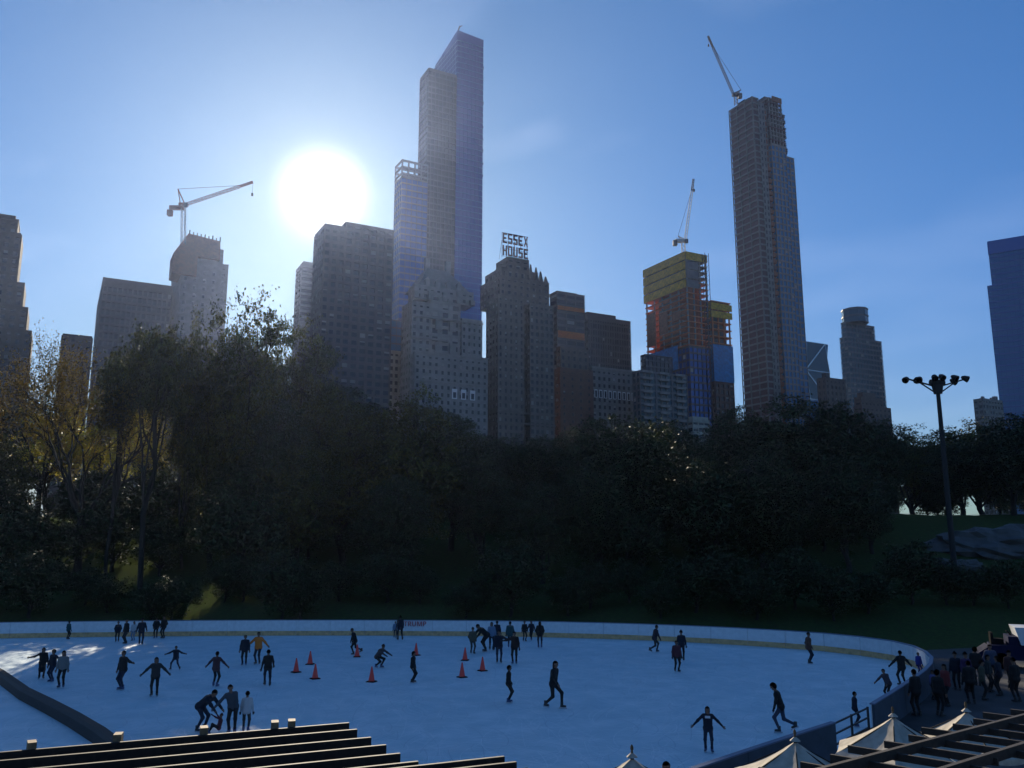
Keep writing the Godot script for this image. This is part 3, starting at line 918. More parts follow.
	for k in 18:
		var yy := y - 1.2 - k * 3.2
		if yy < 8: break
		for j in 3:
			var xx: float = p.w * (0.03 + 0.34 * j)
			var m := MB.new()
			m.span(xx, xx + p.w * 0.2, yy, yy + 0.25, 0.0, 1.6)
			m.span(xx, xx + p.w * 0.2, yy + 0.25, yy + 1.15, 1.5, 1.6)
			put(m, "balcony", M.limestone, b)
	p = plan(690, 693, 710, 430, 410)
	b = building("white_banded_house", "small white banded house glimpsed between the tree crowns", p)
	tier(b, 0, p.w, -12, 0, 0, top_y(p, 419), {"glass": M.glass_dark, "wall": M.pale_stone, "bay": 4, "floor": 3.3, "pier": 0.4, "span": 1.5})
	solid(b, "parapet", M.pale_stone, 0.5, p.w - 0.5, -11, -0.5, top_y(p, 419) - 0.03, top_y(p, 416))
	# tall masonry tower under construction
	p = plan(736, 761, 802, 260, 480)
	b = building("tall_stone_tower", "very tall unfinished stone tower with crane rising above the park trees", p)
	var st := {"glass": M.glass_sky, "wall": M.limestone, "bay": 3.0, "floor": 3.9, "pier": 1.0, "span": 1.1, "blinds": 0.1}
	var tb := {"glass": M.maroon_cladding, "wall": M.concrete, "bay": 7.0, "floor": 3.9, "pier": 0.5, "span": 0.9, "blinds": 0.0, "proud": 0.7}
	dd = p.dep
	var xr: float = p.w
	tier(b, 0, xr * 0.16, -dd, 0, 0, top_y(p, 96), tb, "shaft")
	tier(b, xr * 0.16, xr * 0.31, -dd, -0.6, 0, top_y(p, 99), {"glass": M.glass_dark, "wall": M.concrete, "bay": 3.2, "floor": 3.9, "pier": 1.6, "span": 1.7, "blinds": 0.0}, "shaft")
	tier(b, xr * 0.31, xr * 0.42, -dd, -2.5, 0, top_y(p, 102), {"glass": M.orange_netting, "wall": M.concrete, "bay": 2.5, "floor": 3.9, "pier": 0.6, "span": 0.9, "blinds": 0.0}, "hoist_bay")
	tier(b, xr * 0.42, xr * 0.78, -dd, -0.2, 0, top_y(p, 138), st, "shaft")
	tier(b, xr * 0.78, xr, -dd, -1.0, 0, top_y(p, 146), st, "shaft")
	for k in 52:
		var ys := 30.0 + k * 3.9
		if ys + 3 > top_y(p, 104): break
		solid(b, "netting_screen", M.orange_netting if (k * 7) % 5 else M.maroon_cladding, xr * 0.325, xr * 0.405, -2.4, -0.9, ys, ys + 2.6)
	y = top_y(p, 138)
	y2 = top_y(p, 92)
	for k in 12:
		var yy := lerpf(y, y2, k / 11.0)
		solid(b, "floor_slab", M.maroon_cladding if k % 3 == 1 else M.concrete, xr * 0.42, xr * (0.80 - 0.09 * (k / 11.0)) + rng.randf_range(0, 1.0), -dd, -0.4, yy, yy + 0.6)
	for k in 5:
		var xx := xr * (0.43 + 0.075 * k)
		solid(b, "column", M.concrete, xx, xx + 0.8, -1.6, -0.8, y, y2)
	solid(b, "core_wall", M.dark_cladding, xr * 0.44, xr * 0.70, -dd + 4, -4, y, y2 + 3)
	for k in 22:
		solid(b, "edge_platform", M.steel, xr * 0.78, xr * 0.78 + rng.randf_range(0.6, 2.2), -3, -0.6, top_y(p, 145 - k * 1.9), top_y(p, 144 - k * 1.9))
	solid(b, "red_screen", M.orange_netting, xr * 0.5, xr * 0.74, -0.3, 0.0, y2 - 1.5, y2 + 2.0)
	clutter(b, 0.5, xr * 0.28, -dd + 1, -2, top_y(p, 97), 4, M.steel, 4.0)
	crane("luffing_crane", "dark luffing crane leaning back on top of the tall stone tower", p.d + 14, [736, 102], [735.5, 95], [708, 36], [741, 90], [740, 96], M.steel)
	# faceted glass tower
	p = plan(803, 805, 830, 370, 505)
	b = building("faceted_tower", "glass tower with diamond shaped facets beside the tall stone tower", p)
	faceted(b, p.w, 14.0, top_y(p, 398) - 18.0, top_y(p, 341))
	p = plan(822, 826, 846, 390, 470)
	b = building("dark_block", "dark flat roofed block between faceted tower and banded teal tower", p)
	tier(b, 0, p.w, -p.dep, 0, 0, top_y(p, 377), brick)
	solid(b, "water_tank", M.dark_cladding, 2, 5, -4, -1, top_y(p, 377) - 0.03, top_y(p, 372))
	# teal banded tower
	p = plan(841, 849, 883, 360, 545)
	b = building("teal_tower", "teal glass tower with floor bands and stepped round top", p)
	var teal := {"glass": M.glass_teal, "wall": M.grey_cladding, "bay": 3.0, "floor": 3.4, "pier": 0.25, "span": 1.1, "proud": 0.35, "blinds": 0.2}
	y = top_y(p, 336)
	tier(b, 0, p.w, -p.dep, 0, 0, y, teal)
	tier(b, 1.0, p.w * 0.86, -p.dep + 1, -1.0, y, top_y(p, 321), teal)
	oct_tower(b, p.w * 0.36, -p.dep * 0.4, p.w * 0.25, top_y(p, 321), top_y(p, 307), M.glass_teal, M.grey_cladding)
	p = plan(855, 862, 891, 410, 500)
	b = building("brown_terrace_block", "low brown block with stepped roof at the foot of the teal tower", p)
	tier(b, 0, p.w, -p.dep, 0, 0, top_y(p, 405), brick)
	tier(b, 1, p.w * 0.8, -p.dep, -1.0, top_y(p, 405), top_y(p, 396), brick)
	solid(b, "penthouse", M.brown_brick, 4, p.w * 0.6, -p.dep, -2, top_y(p, 396) - 0.03, top_y(p, 391))
	# blue tower at the edge
	p = plan(995, 995, 1100, 340, 560, deg_to_rad(-33))
	b = building("blue_edge_tower", "flat blue glass tower with stepped edge beyond the floodlight mast", p)
	var bl3 := {"glass": M.glass_sky, "wall": M.glass_blue, "bay": 3.0, "floor": 4.0, "pier": 0.15, "span": 0.7, "proud": 0.15, "blinds": 0.0}
	tier(b, 1.6, p.w, -30, 0, 0, top_y(p, 242), bl3)
	tier(b, -1.2, p.w, -31, 1.2, 0, top_y(p, 286), bl3)
	solid(b, "crown_band", M.glass_blue, 1.4, p.w, -30, 0.25, top_y(p, 255), top_y(p, 243))
	p = plan(980, 983, 1003, 405, 520)
	b = building("white_low_block", "low pale block at the foot of the blue edge tower", p)
	tier(b, 0, p.w, -p.dep, 0, 0, top_y(p, 398), {"glass": M.glass_dark, "wall": M.limestone, "bay": 3, "floor": 3.4, "pier": 1.0, "span": 1.6})
	clutter(b, 0.5, p.w - 0.5, -p.dep, -1, top_y(p, 398), 3, M.concrete, 3.0)

func fx_p(p: Dictionary, px: float, py: float, back := 0.0) -> float:
	return face_x(p, px, py, back)

func oct_tower(b: Node3D, cx: float, cz: float, r: float, y0: float, y1: float, gl: Material, wall: Material) -> void:
	var pts := []
	var out := []
	for k in 10:
		var a := TAU * (k + 0.5) / 10
		pts.append(Vector2(cx + cos(a) * r, cz + sin(a) * r))
		out.append(Vector2(cx + cos(a) * (r + 0.35), cz + sin(a) * (r + 0.35)))
	var m := MB.new()
	m.prism(pts, y0 - 0.03, y1 - 0.3)
	var t := put(m, "drum", gl, b)
	var n := int((y1 - y0) / 3.4)
	for k in n + 1:
		var yy := y0 + (y1 - y0) * k / float(maxi(n, 1))
		m = MB.new()
		m.prism(out, maxf(yy - 0.8, y0), yy + 0.2)
		put(m, "floor_band", wall, t)

func faceted(b: Node3D, w: float, d: float, y0: float, y1: float) -> void:
	# storeys pinched in and out at the corners: triangles between rings
	var rings := []
	var n := 3
	for k in n + 1:
		var yy := lerpf(y0, y1, float(k) / n)
		var e := 3.2 if k % 2 == 1 else 0.4
		var f := 0.4 if k % 2 == 1 else 3.2
		rings.append([Vector3(e, yy, 0), Vector3(w - e, yy, 0), Vector3(w, yy, -f), Vector3(w, yy, -d + f), Vector3(w - e, yy, -d), Vector3(e, yy, -d), Vector3(0, yy, -d + f), Vector3(0, yy, -f)])
	var frame := MB.new()
	for k in n:
		for i in 8:
			var j := (i + 1) % 8
			var a: Vector3 = rings[k][i]
			var c: Vector3 = rings[k][j]
			var e: Vector3 = rings[k + 1][i]
			var g: Vector3 = rings[k + 1][j]
			var m := MB.new()
			if (i + k) % 2 == 0:
				m.tri(a, c, g); m.tri(a, g, e)
				frame.bar(a, g, 0.7)
			else:
				m.tri(a, c, e); m.tri(c, g, e)
				frame.bar(c, e, 0.7)
			frame.bar(a, e, 0.3)
			frame.bar(e, g, 0.4)
			put(m, "facet", M.glass_teal if (i + k) % 3 else M.glass_sky, b)
	var base := MB.new()
	base.span(0.2, w - 0.2, 0, y0 + 0.3, -d + 0.2, -0.2)
	put(base, "base", M.grey_cladding, b)
	var lid := MB.new()
	lid.span(0.5, w - 0.5, y1 - 0.5, y1 - 0.05, -d + 0.5, -0.5)
	put(lid, "roof", M.grey_cladding, b)
	put(frame, "mullion", M.bright_steel, b, true)

func lattice(m: MB, a: Vector3, b: Vector3, w: float, bay: float, t: float) -> void:
	var d := (b - a)
	var L := d.length()
	d /= L
	var s := d.cross(Vector3(0, 0, 1))
	if s.length() < 0.1: s = Vector3.RIGHT
	s = s.normalized()
	var u := d.cross(s)
	var n := maxi(2, int(L / bay))
	var c := [s + u, s - u, -s - u, u - s]
	for q in c: m.bar(a + q * w * 0.5, b + q * w * 0.5, t)
	for k in n:
		var p := a + d * L * k / n
		var r := a + d * L * (k + 1) / n
		for i in 4:
			m.bar(p + c[i] * w * 0.5, r + c[(i + 1) % 4] * w * 0.5, t * 0.6)

func crane(called: String, label: String, d: float, base: Array, cab: Array, tip: Array, apex: Array, tail: Array, m: Material) -> void:
	var B := at_depth(base[0], base[1], d)
	var o := thing(called, label, "crane", B)
	var C := at_depth(cab[0], cab[1], d) - B
	var T := at_depth(tip[0], tip[1], d) - B
	var A := at_depth(apex[0], apex[1], d) - B
	var W := at_depth(tail[0], tail[1], d) - B
	var mb := MB.new()
	lattice(mb, Vector3(0, -2.0, 0), C, 1.7, 2.0, 0.24)
	put(mb, "mast", M.crane_white if m != M.steel else M.steel, o)
	mb = MB.new()
	var root := C + Vector3(1.2 * signf(T.x - C.x), 0.3, 0)
	lattice(mb, root, root.lerp(T, 0.8), 1.1, 1.8, 0.2)
	put(mb, "jib", m, o)
	mb = MB.new()
	lattice(mb, root.lerp(T, 0.8), T, 0.8, 1.4, 0.26)
	put(mb, "jib_tip", M.steel if m == M.crane_white else m, o)
	mb = MB.new()
	mb.box(C + Vector3(0, 0.2, 0), Vector3(4.0, 1.2, 2.6))
	mb.box(C + (W - C) * 0.5 + Vector3(0, 0.6, 0), Vector3((W - C).length() * 0.9, 1.8, 2.2))
	put(mb, "machine_deck", m, o)
	mb = MB.new()
	mb.box(C + Vector3(1.6 * signf(T.x - C.x), -0.6, 1.4), Vector3(1.6, 2.0, 1.6))
	put(mb, "cab", M.glass_dark, o)
	mb = MB.new()
	mb.box(W, Vector3(2.2, 2.8, 2.4))
	put(mb, "counterweight", M.concrete if m != M.crane_paint else m, o)
	mb = MB.new()
	mb.bar(C + Vector3(0.6, 0.8, 0.7), A, 0.45); mb.bar(C + Vector3(-1.4, 0.8, 0.7), A, 0.4)
	put(mb, "a_frame", m, o)
	mb = MB.new()
	mb.bar(A, root.lerp(T, 0.85), 0.16)
	put(mb, "pendant_line", M.steel, o)
	mb = MB.new()
	mb.bar(T, T - Vector3(0, 6.0, 0), 0.12)
	var hk := put(mb, "hoist_line", M.steel, o)
	mb = MB.new()
	mb.box(T - Vector3(0, 6.6, 0), Vector3(0.8, 1.4, 0.8))
	put(mb, "hook_block", M.steel, hk)

# ---------------------------------------------------------------- trees
func leaf(mb: MB, p: Vector3, s: float, r: RandomNumberGenerator, col: Color, away := Vector3.ZERO) -> void:
	var a := r.randf() * TAU
	var e := r.randf_range(-0.9, 0.9)
	var d := Vector3(cos(a) * sqrt(1 - e * e), e, sin(a) * sqrt(1 - e * e))
	var q := Vector3(r.randf_range(-1, 1), r.randf_range(-1, 1), r.randf_range(-1, 1))
	var side := d.cross(q).normalized()
	var nn := d.cross(side)
	var k := mb.v.size()
	mb.v.append(p - d * s * 0.5); mb.v.append(p + side * s * 0.36 + nn * s * 0.08); mb.v.append(p + d * s * 0.5); mb.v.append(p - side * s * 0.36 + nn * s * 0.08)
	if away != Vector3.ZERO: nn = (nn * signf(nn.dot(away) + 0.001) * 0.55 + away * 0.75).normalized()
	for i in 4:
		mb.n.append(nn); mb.c.append(col)
	mb.ix.append(k); mb.ix.append(k + 2); mb.ix.append(k + 1); mb.ix.append(k); mb.ix.append(k + 3); mb.ix.append(k + 2)

func limb(mb: MB, a: Vector3, b: Vector3, r0: float, r1: float, r: RandomNumberGenerator, sag := 0.0, sides := 5) -> Array:
	var pts := []
	var rad := []
	var L := (b - a).length()
	var n := 5
	for i in n + 1:
		var t := float(i) / n
		var w := Vector3(r.randf_range(-1, 1), r.randf_range(-0.5, 0.5), r.randf_range(-1, 1)) * L * 0.035 * (1.0 if i > 0 and i < n else 0.0)
		pts.append(a.lerp(b, t) + Vector3(0, sin(t * PI) * sag * L, 0) + w)
		rad.append(lerpf(r0, r1, t))
	mb.tube(pts, rad, sides)
	return pts

# shape: rx, rz half widths; base height of the crown; total height 20
func tree_proto(seed_: int, o: Dictionary) -> Node3D:
	var r := RandomNumberGenerator.new()
	r.seed = seed_
	var nz := FastNoiseLite.new()
	nz.seed = seed_
	nz.frequency = 1.0
	var root := Node3D.new()
	var wood := MB.new()
	var crown := MB.new()
	var lo: float = o.get("low", 4.5)
	var H := 20.0
	var rx: float = o.get("rx", 6.5)
	var cy := (lo + H) / 2
	var ry := (H - lo) / 2
	var trunk_top := Vector3(r.randf_range(-0.6, 0.6), lo + 4.0, r.randf_range(-0.6, 0.6))
	var spine := limb(wood, Vector3(0, -1.5, 0), trunk_top, 0.42, 0.26, r, 0.0, 8)
	var hubs := []
	var n1: int = o.get("limbs", 8)
	for k in n1:
		var a := TAU * (k + r.randf_range(-0.3, 0.3)) / n1
		var e := r.randf_range(0.25, 0.95)
		var tip := Vector3(cos(a) * rx * 0.62 * (1.1 - 0.5 * e), lo + (H - lo) * (0.3 + 0.55 * e), sin(a) * rx * 0.62 * (1.1 - 0.5 * e))
		var from: Vector3 = spine[r.randi_range(2, 5)]
		var pts := limb(wood, from, tip, 0.17, 0.06, r, -0.04)
		for i in range(2, 6): hubs.append(pts[i])
	limb(wood, trunk_top, Vector3(0.3, H * 0.86, -0.2), 0.24, 0.05, r)
	hubs.append(Vector3(0.2, H * 0.7, 0))
	var clumps: int = o.get("clumps", 420)
	var per: int = o.get("per", 48)
	var ls: float = o.get("leaf", 0.30)
	var cols: Array = o.cols
	var droop: float = o.get("droop", 0.0)
	var made := 0
	var tries := 0
	while made < clumps and tries < clumps * 8:
		tries += 1
		var a := r.randf() * TAU
		var e := r.randf_range(-1, 1)
		var d := Vector3(cos(a) * sqrt(1 - e * e), e, sin(a) * sqrt(1 - e * e))
		var env := 0.78 + 0.34 * nz.get_noise_3dv(d * 1.3) + 0.22 * nz.get_noise_3dv(d * 3.4 + Vector3(9, 0, 0))
		if e < -0.2: env *= 0.9
		var rad := pow(r.randf(), 0.42) * env
		var q := Vector3(d.x * rx, d.y * ry * 1.12, d.z * rx) * rad + Vector3(0, cy, 0)
		if q.y < lo * 0.7: continue
		if nz.get_noise_3dv(q * 0.32) < o.get("gap", -0.22): continue
		made += 1
		if made % 3 == 0:
			var best: Vector3 = hubs[0]
			for h in hubs:
				if q.distance_squared_to(h) < q.distance_squared_to(best): best = h
			wood.tube([best, best.lerp(q, 0.5) + Vector3(0, -0.15, 0), q], [0.05, 0.03, 0.012], 3, false)
		var base: Color = cols[r.randi() % cols.size()]
		var cr: float = r.randf_range(0.6, 1.15) * o.get("clump", 1.0)
		for i in per:
			var g := Vector3(r.randfn(), r.randfn() * 0.6, r.randfn()) * cr * 0.55
			if droop > 0.0: g.y -= absf(r.randfn()) * droop
			var f := r.randf_range(0.75, 1.25)
			leaf(crown, q + g, ls * r.randf_range(0.7, 1.25), r, Color(base.r * f, base.g * f, base.b * f), (g.normalized() + d * 0.8 + Vector3(0, 0.3, 0)).normalized())
	put(wood, "trunk", M.bark, root)
	var cm := put(crown, "crown", o.mat, root)
	cm.set_meta("kind", "stuff")
	return root

# an open tree with spreading bare limbs and few yellow leaves
func bare_proto(seed_: int, leaves: int) -> Node3D:
	var r := RandomNumberGenerator.new()
	r.seed = seed_
	var root := Node3D.new()
	var wood := MB.new()
	var crown := MB.new()
	var tips := []
	limb(wood, Vector3(0, -1.5, 0), Vector3(0.2, 5.5, 0), 0.5, 0.36, r, 0, 8)
	var stack := []
	for k in 8:
		var a := TAU * k / 8.0 + r.randf_range(-0.3, 0.3)
		var el := r.randf_range(0.55, 1.25)
		stack.append([Vector3(0.2, r.randf_range(4.0, 5.4), 0), Vector3(cos(a) * cos(el), sin(el), sin(a) * cos(el)), r.randf_range(4.6, 6.0), 0.22, 0])
	while stack.size() > 0:
		var s: Array = stack.pop_back()
		var a: Vector3 = s[0]
		var d: Vector3 = s[1]
		var b := a + d * float(s[2])
		var pts := limb(wood, a, b, s[3], s[3] * 0.55, r, -0.03, 6 if s[4] < 2 else 3)
		if s[4] >= 4:
			tips.append(b)
			continue
		if s[4] >= 2: tips.append(pts[3])
		var n := 2 if s[4] < 1 else 3
		for k in n:
			var q := Vector3(r.randf_range(-1, 1), r.randf_range(-0.35, 0.75), r.randf_range(-1, 1)).normalized()
			var nd := (d * 1.15 + q * 0.75).normalized()
			stack.append([b if k < 2 else pts[3], nd, float(s[2]) * r.randf_range(0.62, 0.8), float(s[3]) * 0.56, s[4] + 1])
	for k in leaves:
		var q: Vector3 = tips[r.randi() % tips.size()]
		var f := r.randf_range(0.7, 1.2)
		leaf(crown, q + Vector3(r.randfn(), r.randfn(), r.randfn()) * 0.55, r.randf_range(0.16, 0.30), r, Color(0.55 * f, 0.42 * f, 0.06 * f))
	put(wood, "trunk", M.bark, root)
	var cm := put(crown, "crown", M.leaf_yellow, root)
	cm.set_meta("kind", "stuff")
	return root

func before_what(px: float) -> String:
	for q in [[40, "the stepped brown tower"], [95, "the low dark block"], [165, "the ribbed brown slab"], [235, "the concrete crane tower"], [310, "the slender banded tower"], [390, "the broad dark slab"], [485, "the limestone block"], [555, "the brick hotel"], [590, "the red brick block"], [635, "the stone hotel"], [690, "the balcony block"], [732, "the netted wing"], [806, "the tall stone tower"], [838, "the faceted tower"], [890, "the teal tower"], [975, "open sky by the mast"]]:
		if px < q[0]: return q[1]
	return "the blue edge tower"

func plant(proto: Node3D, called: String, label: String, group: String, px: float, d: float, py: float, half: float, half0: float, turn: float, cat := "tree", h0 := 20.0) -> void:
	var t: Node3D = proto.duplicate()
	t.name = numbered(called)
	add_child(t)
	var x := ray(px, (py + 560) / 2).x * d
	var g := ground_h(x, d)
	var h := height_at(px, py, d) - g
	var w := half / F * d * 1.02
	t.position = Vector3(x, g, -d)
	t.rotation.y = turn
	t.scale = Vector3(w / half0, h / h0, w / half0)
	tag(t, label, cat, group)

func make_trees() -> void:
	var green := [Color(0.064, 0.092, 0.038), Color(0.058, 0.086, 0.038), Color(0.080, 0.096, 0.036), Color(0.054, 0.072, 0.036)]
	var olive := [Color(0.12, 0.125, 0.03), Color(0.085, 0.10, 0.028), Color(0.15, 0.14, 0.03), Color(0.07, 0.085, 0.028)]
	var yellow := [Color(0.74, 0.60, 0.06), Color(0.64, 0.54, 0.06), Color(0.48, 0.47, 0.07)]
	var P := [
		tree_proto(101, {"mat": M.leaf_dark, "cols": green, "rx": 6.6, "low": 2.4, "clumps": 560}),
		tree_proto(102, {"mat": M.leaf_dark, "cols": green, "rx": 6.2, "low": 1.8, "clumps": 560}),
		tree_proto(103, {"mat": M.leaf_yellow, "cols": olive, "rx": 6.4, "gap": -0.14, "leaf": 0.28, "low": 3.0, "clumps": 560}),
		tree_proto(104, {"mat": M.leaf_dark, "cols": green, "rx": 6.0, "low": 2.0, "droop": 1.5, "clumps": 520}),
		tree_proto(105, {"mat": M.leaf_yellow, "cols": yellow, "rx": 6.2, "gap": 0.0, "clumps": 220, "clump": 0.95, "leaf": 0.26, "low": 5.0, "per": 26}),
		tree_proto(106, {"mat": M.leaf_dark, "cols": olive, "rx": 6.6, "low": 2.0, "gap": -0.2, "clumps": 560}),
		tree_proto(108, {"mat": M.leaf_yellow, "cols": olive, "rx": 6.4, "gap": -0.2, "leaf": 0.28, "low": 11.5, "clumps": 330, "limbs": 11}),
	]
	var half := [6.6, 6.2, 6.4, 6.0, 6.2, 6.6, 6.4]
	var bare := bare_proto(201, 9000)
	var bush := tree_proto(107, {"mat": M.leaf_dark, "cols": green, "rx": 9.5, "low": 1.0, "clumps": 230, "leaf": 0.55, "clump": 1.7, "per": 36, "limbs": 6})
	var names := ["dense_tree", "dense_tree", "olive_tree", "drooping_tree", "yellow_tree", "olive_tree", "high_crowned_tree"]
	var labels := ["dense dark green tree standing", "full dark green tree standing", "tall ragged olive tree standing", "tree with drooping dark foliage standing", "thin yellow leaved tree standing", "broad domed olive tree standing", "olive tree with crown high above bare trunk"]
	var groups := ["dark trees behind the rink", "dark trees behind the rink", "tall olive trees", "drooping trees", "yellow trees", "rounded olive trees", "high crowned trees"]
	# kind, pixel, depth, pixel of the top, half width in pixels
	for q in [
		[1, -30, 118, 385, 70], [0, 20, 126, 392, 50], [4, 50, 102, 398, 50], [4, 138, 99, 384, 40], [4, 100, 104, 390, 50], [5, -5, 90, 430, 46],
		[6, 152, 77, 320, 46], [6, 118, 80, 346, 30], [2, 190, 84, 308, 27], [2, 218, 85, 300, 44], [2, 250, 84, 288, 52], [2, 298, 90, 316, 46], [0, 276, 80, 392, 44],
		[1, 340, 108, 378, 62], [5, 345, 86, 388, 62], [5, 412, 84, 386, 62], [0, 452, 92, 408, 50], [5, 300, 80, 430, 50],
		[0, 495, 104, 432, 42], [3, 532, 98, 426, 44], [1, 480, 86, 450, 45],
		[0, 572, 108, 424, 40], [1, 604, 92, 408, 52], [3, 640, 86, 404, 55], [0, 674, 100, 416, 42], [3, 596, 80, 455, 44],
		[1, 706, 112, 434, 36], [1, 694, 92, 434, 36], [0, 742, 104, 400, 46], [1, 792, 96, 391, 58], [0, 838, 100, 394, 52], [3, 760, 82, 440, 48], [0, 700, 84, 452, 44], [1, 846, 84, 450, 44],
		[0, 880, 110, 414, 40], [2, 912, 134, 424, 44], [1, 946, 138, 424, 44], [2, 980, 132, 418, 46], [0, 1012, 116, 410, 46], [1, 1050, 104, 405, 50], [0, 870, 92, 470, 34], [1, 960, 122, 440, 40],
		[0, -10, 84, 470, 50], [1, 240, 80, 455, 48], [0, 395, 78, 470, 46], [1, 540, 80, 478, 44]]:
		var k: int = q[0]
		plant(P[k], names[k], labels[k] + (" before " if float(q[2]) > 90.0 else " close behind rink before ") + before_what(q[1]), groups[k], q[1], q[2], q[3], q[4], half[k], rng.randf() * TAU)
	plant(bare, "bare_tree", "nearly bare tree with wide fan of dark limbs", "", 86, 82, 352, 84, 9.5, 0.6)
	plant(bare, "bare_tree", "small nearly bare tree whose twigs reach above the yellow trees", "", 44, 100, 338, 60, 9.5, 2.2)
	for k in 76:
		var front := k < 32
		var d := rng.randf_range(66.5, 73.0) if front else rng.randf_range(76.0, 118.0)
		var px := -30 + (k * 34.5 if front else fmod(k * 61.8, 1.0) * 0.0 + (k - 32) * 25.0) + rng.randf_range(-14, 14)
		if not front and px > 868: d = rng.randf_range(132.0, 150.0)
		if front and px > 880 and d < 70: d = 72.0
		var x := ray(px, 590).x * d
		var t: Node3D = bush.duplicate()
		t.name = numbered("shrub" if front else "undergrowth_bush")
		add_child(t)
		t.position = Vector3(x, ground_h(x, d), -d)
		t.rotation.y = rng.randf() * TAU
		var s := rng.randf_range(0.9, 1.5) if front else rng.randf_range(1.5, 2.2)
		t.scale = Vector3(0.26, (0.17 if front else 0.21) * rng.randf_range(0.7, 1.3), 0.26) * s
		if front: tag(t, "dark shrub on the bank behind the boards before " + before_what(px), "shrub", "shrubs on the bank")
		else: tag(t, "tall dark bush under the trees before " + before_what(px), "bush", "bushes under the trees")
	for o in P + [bare, bush]: o.free()

func make_park() -> void:
	# rock outcrop, path
	var r := FastNoiseLite.new()
	r.seed = 77
	r.frequency = 0.12
	for q in [[1004, 94.0, 8.0, 2.6, "broad grey rock outcrop rising from the lawn"], [945, 86.0, 4.0, 1.0, "low grey rock outcrop in front of the broad one"]]:
		var mb := MB.new()
		var x := ray(q[0], 545).x * float(q[1])
		var g := ground_h(x, q[1])
		var nu := 36
		var nv := 12
		for i in nv + 1:
			var t := (PI / 2 + 0.3) * i / nv
			for j in nu:
				var a := TAU * j / nu
				var d := Vector3(sin(t) * cos(a), cos(t), sin(t) * sin(a))
				var f := 1.0 + 0.35 * r.get_noise_3dv(d * 9.0 + Vector3(x, 0, 0)) + 0.18 * r.get_noise_3dv(d * 26.0)
				mb.v.append(d * f * Vector3(q[2], q[3], float(q[2]) * 0.5))
				mb.n.append(Vector3.UP); mb.c.append(Color.WHITE)
		for i in nv:
			for j in nu:
				var a := i * nu + j
				var b := i * nu + (j + 1) % nu
				for t in [a, b, a + nu, b, b + nu, a + nu]: mb.ix.append(t)
		var flat := MB.new()
		for i in range(0, mb.ix.size(), 3):
			if mb.v[mb.ix[i]] != mb.v[mb.ix[i + 1]] and mb.v[mb.ix[i + 1]] != mb.v[mb.ix[i + 2]] and mb.v[mb.ix[i]] != mb.v[mb.ix[i + 2]]:
				flat.tri(mb.v[mb.ix[i]], mb.v[mb.ix[i + 2]], mb.v[mb.ix[i + 1]])
		var o := put(flat, numbered("rock_outcrop"), M.rock, self)
		o.position = Vector3(x, g - 0.3, -float(q[1]))
		tag(o, q[4], "rock")
	var pm := MB.new()
	var prev := []
	for k in 22:
		var x := 36.0 + k * 3.0
		var d := 124.0 + sin(k * 0.3) * 1.5
		var a := Vector3(x, ground_h(x, d - 1.5) + 0.12, -(d - 1.5))
		var b := Vector3(x, ground_h(x, d + 1.5) + 0.12, -(d + 1.5))
		if prev: pm.quad(prev[0], a, b, prev[1])
		prev = [a, b]
	setting(pm, "path", M.path)
	# floodlight mast
	var d := 76.0
	var x := ray(948, 500).x * d
	var g := ground_h(x, d)
	var top := height_at(937, 384, d)
	var t := thing("floodlight_mast", "tall dark floodlight mast with spreading lamps behind the rink", "lamp post", Vector3(x, g, -d))
	var H := top - g
	var mb := MB.new()
	mb.tube([Vector3(0, -0.6, 0), Vector3(0, H * 0.5, 0), Vector3(0, H, 0)], [0.27, 0.22, 0.17], 10)
	put(mb, "pole", M.mast_metal, t)
	mb = MB.new()
	mb.tube([Vector3(0, H - 0.9, 0), Vector3(0, H - 0.1, 0)], [0.36, 0.5], 10)
	mb.tube([Vector3(-0.62, H + 0.12, 0), Vector3(0.62, H + 0.12, 0)], [0.30, 0.30], 8)
	put(mb, "head_frame", M.mast_metal, t)
	for s in [-1, 1]:
		mb = MB.new()
		mb.bar(Vector3(s * 0.3, H - 0.2, 0), Vector3(s * 2.75, H + 0.5, 0), 0.12)
		mb.bar(Vector3(s * 0.3, H - 0.75, 0), Vector3(s * 1.6, H + 0.15, 0), 0.1)
		put(mb, "arm", M.mast_metal, t)
	for q in [[-2.75, 0.42, 0.0], [-1.7, 0.38, 0.3], [-1.55, 0.5, -0.5], [-0.4, 0.55, 0.4], [0.35, 0.62, 0.2], [0.1, 0.4, -0.5], [1.5, 0.55, 0.2], [2.5, 0.5, 0.1], [1.75, 0.35, -0.5]]:
		var L := MB.new()
		var c := Vector3(q[0], H + q[1], q[2])
		var dir := Vector3(q[0] * 0.4, -0.75, 0.9).normalized()
		L.tube([c - dir * 0.32, c - dir * 0.1, c + dir * 0.28], [0.10, 0.24, 0.31], 10)
		var lamp := put(L, "floodlight", M.mast_metal, t)
		var gl := MB.new()
		gl.tube([c + dir * 0.285, c + dir * 0.295], [0.28, 0.28], 10)
		put(gl, "lens", M.lamp_glass, lamp)

# ---------------------------------------------------------------- people
var head_mesh: MB
var hair_meshes := {}

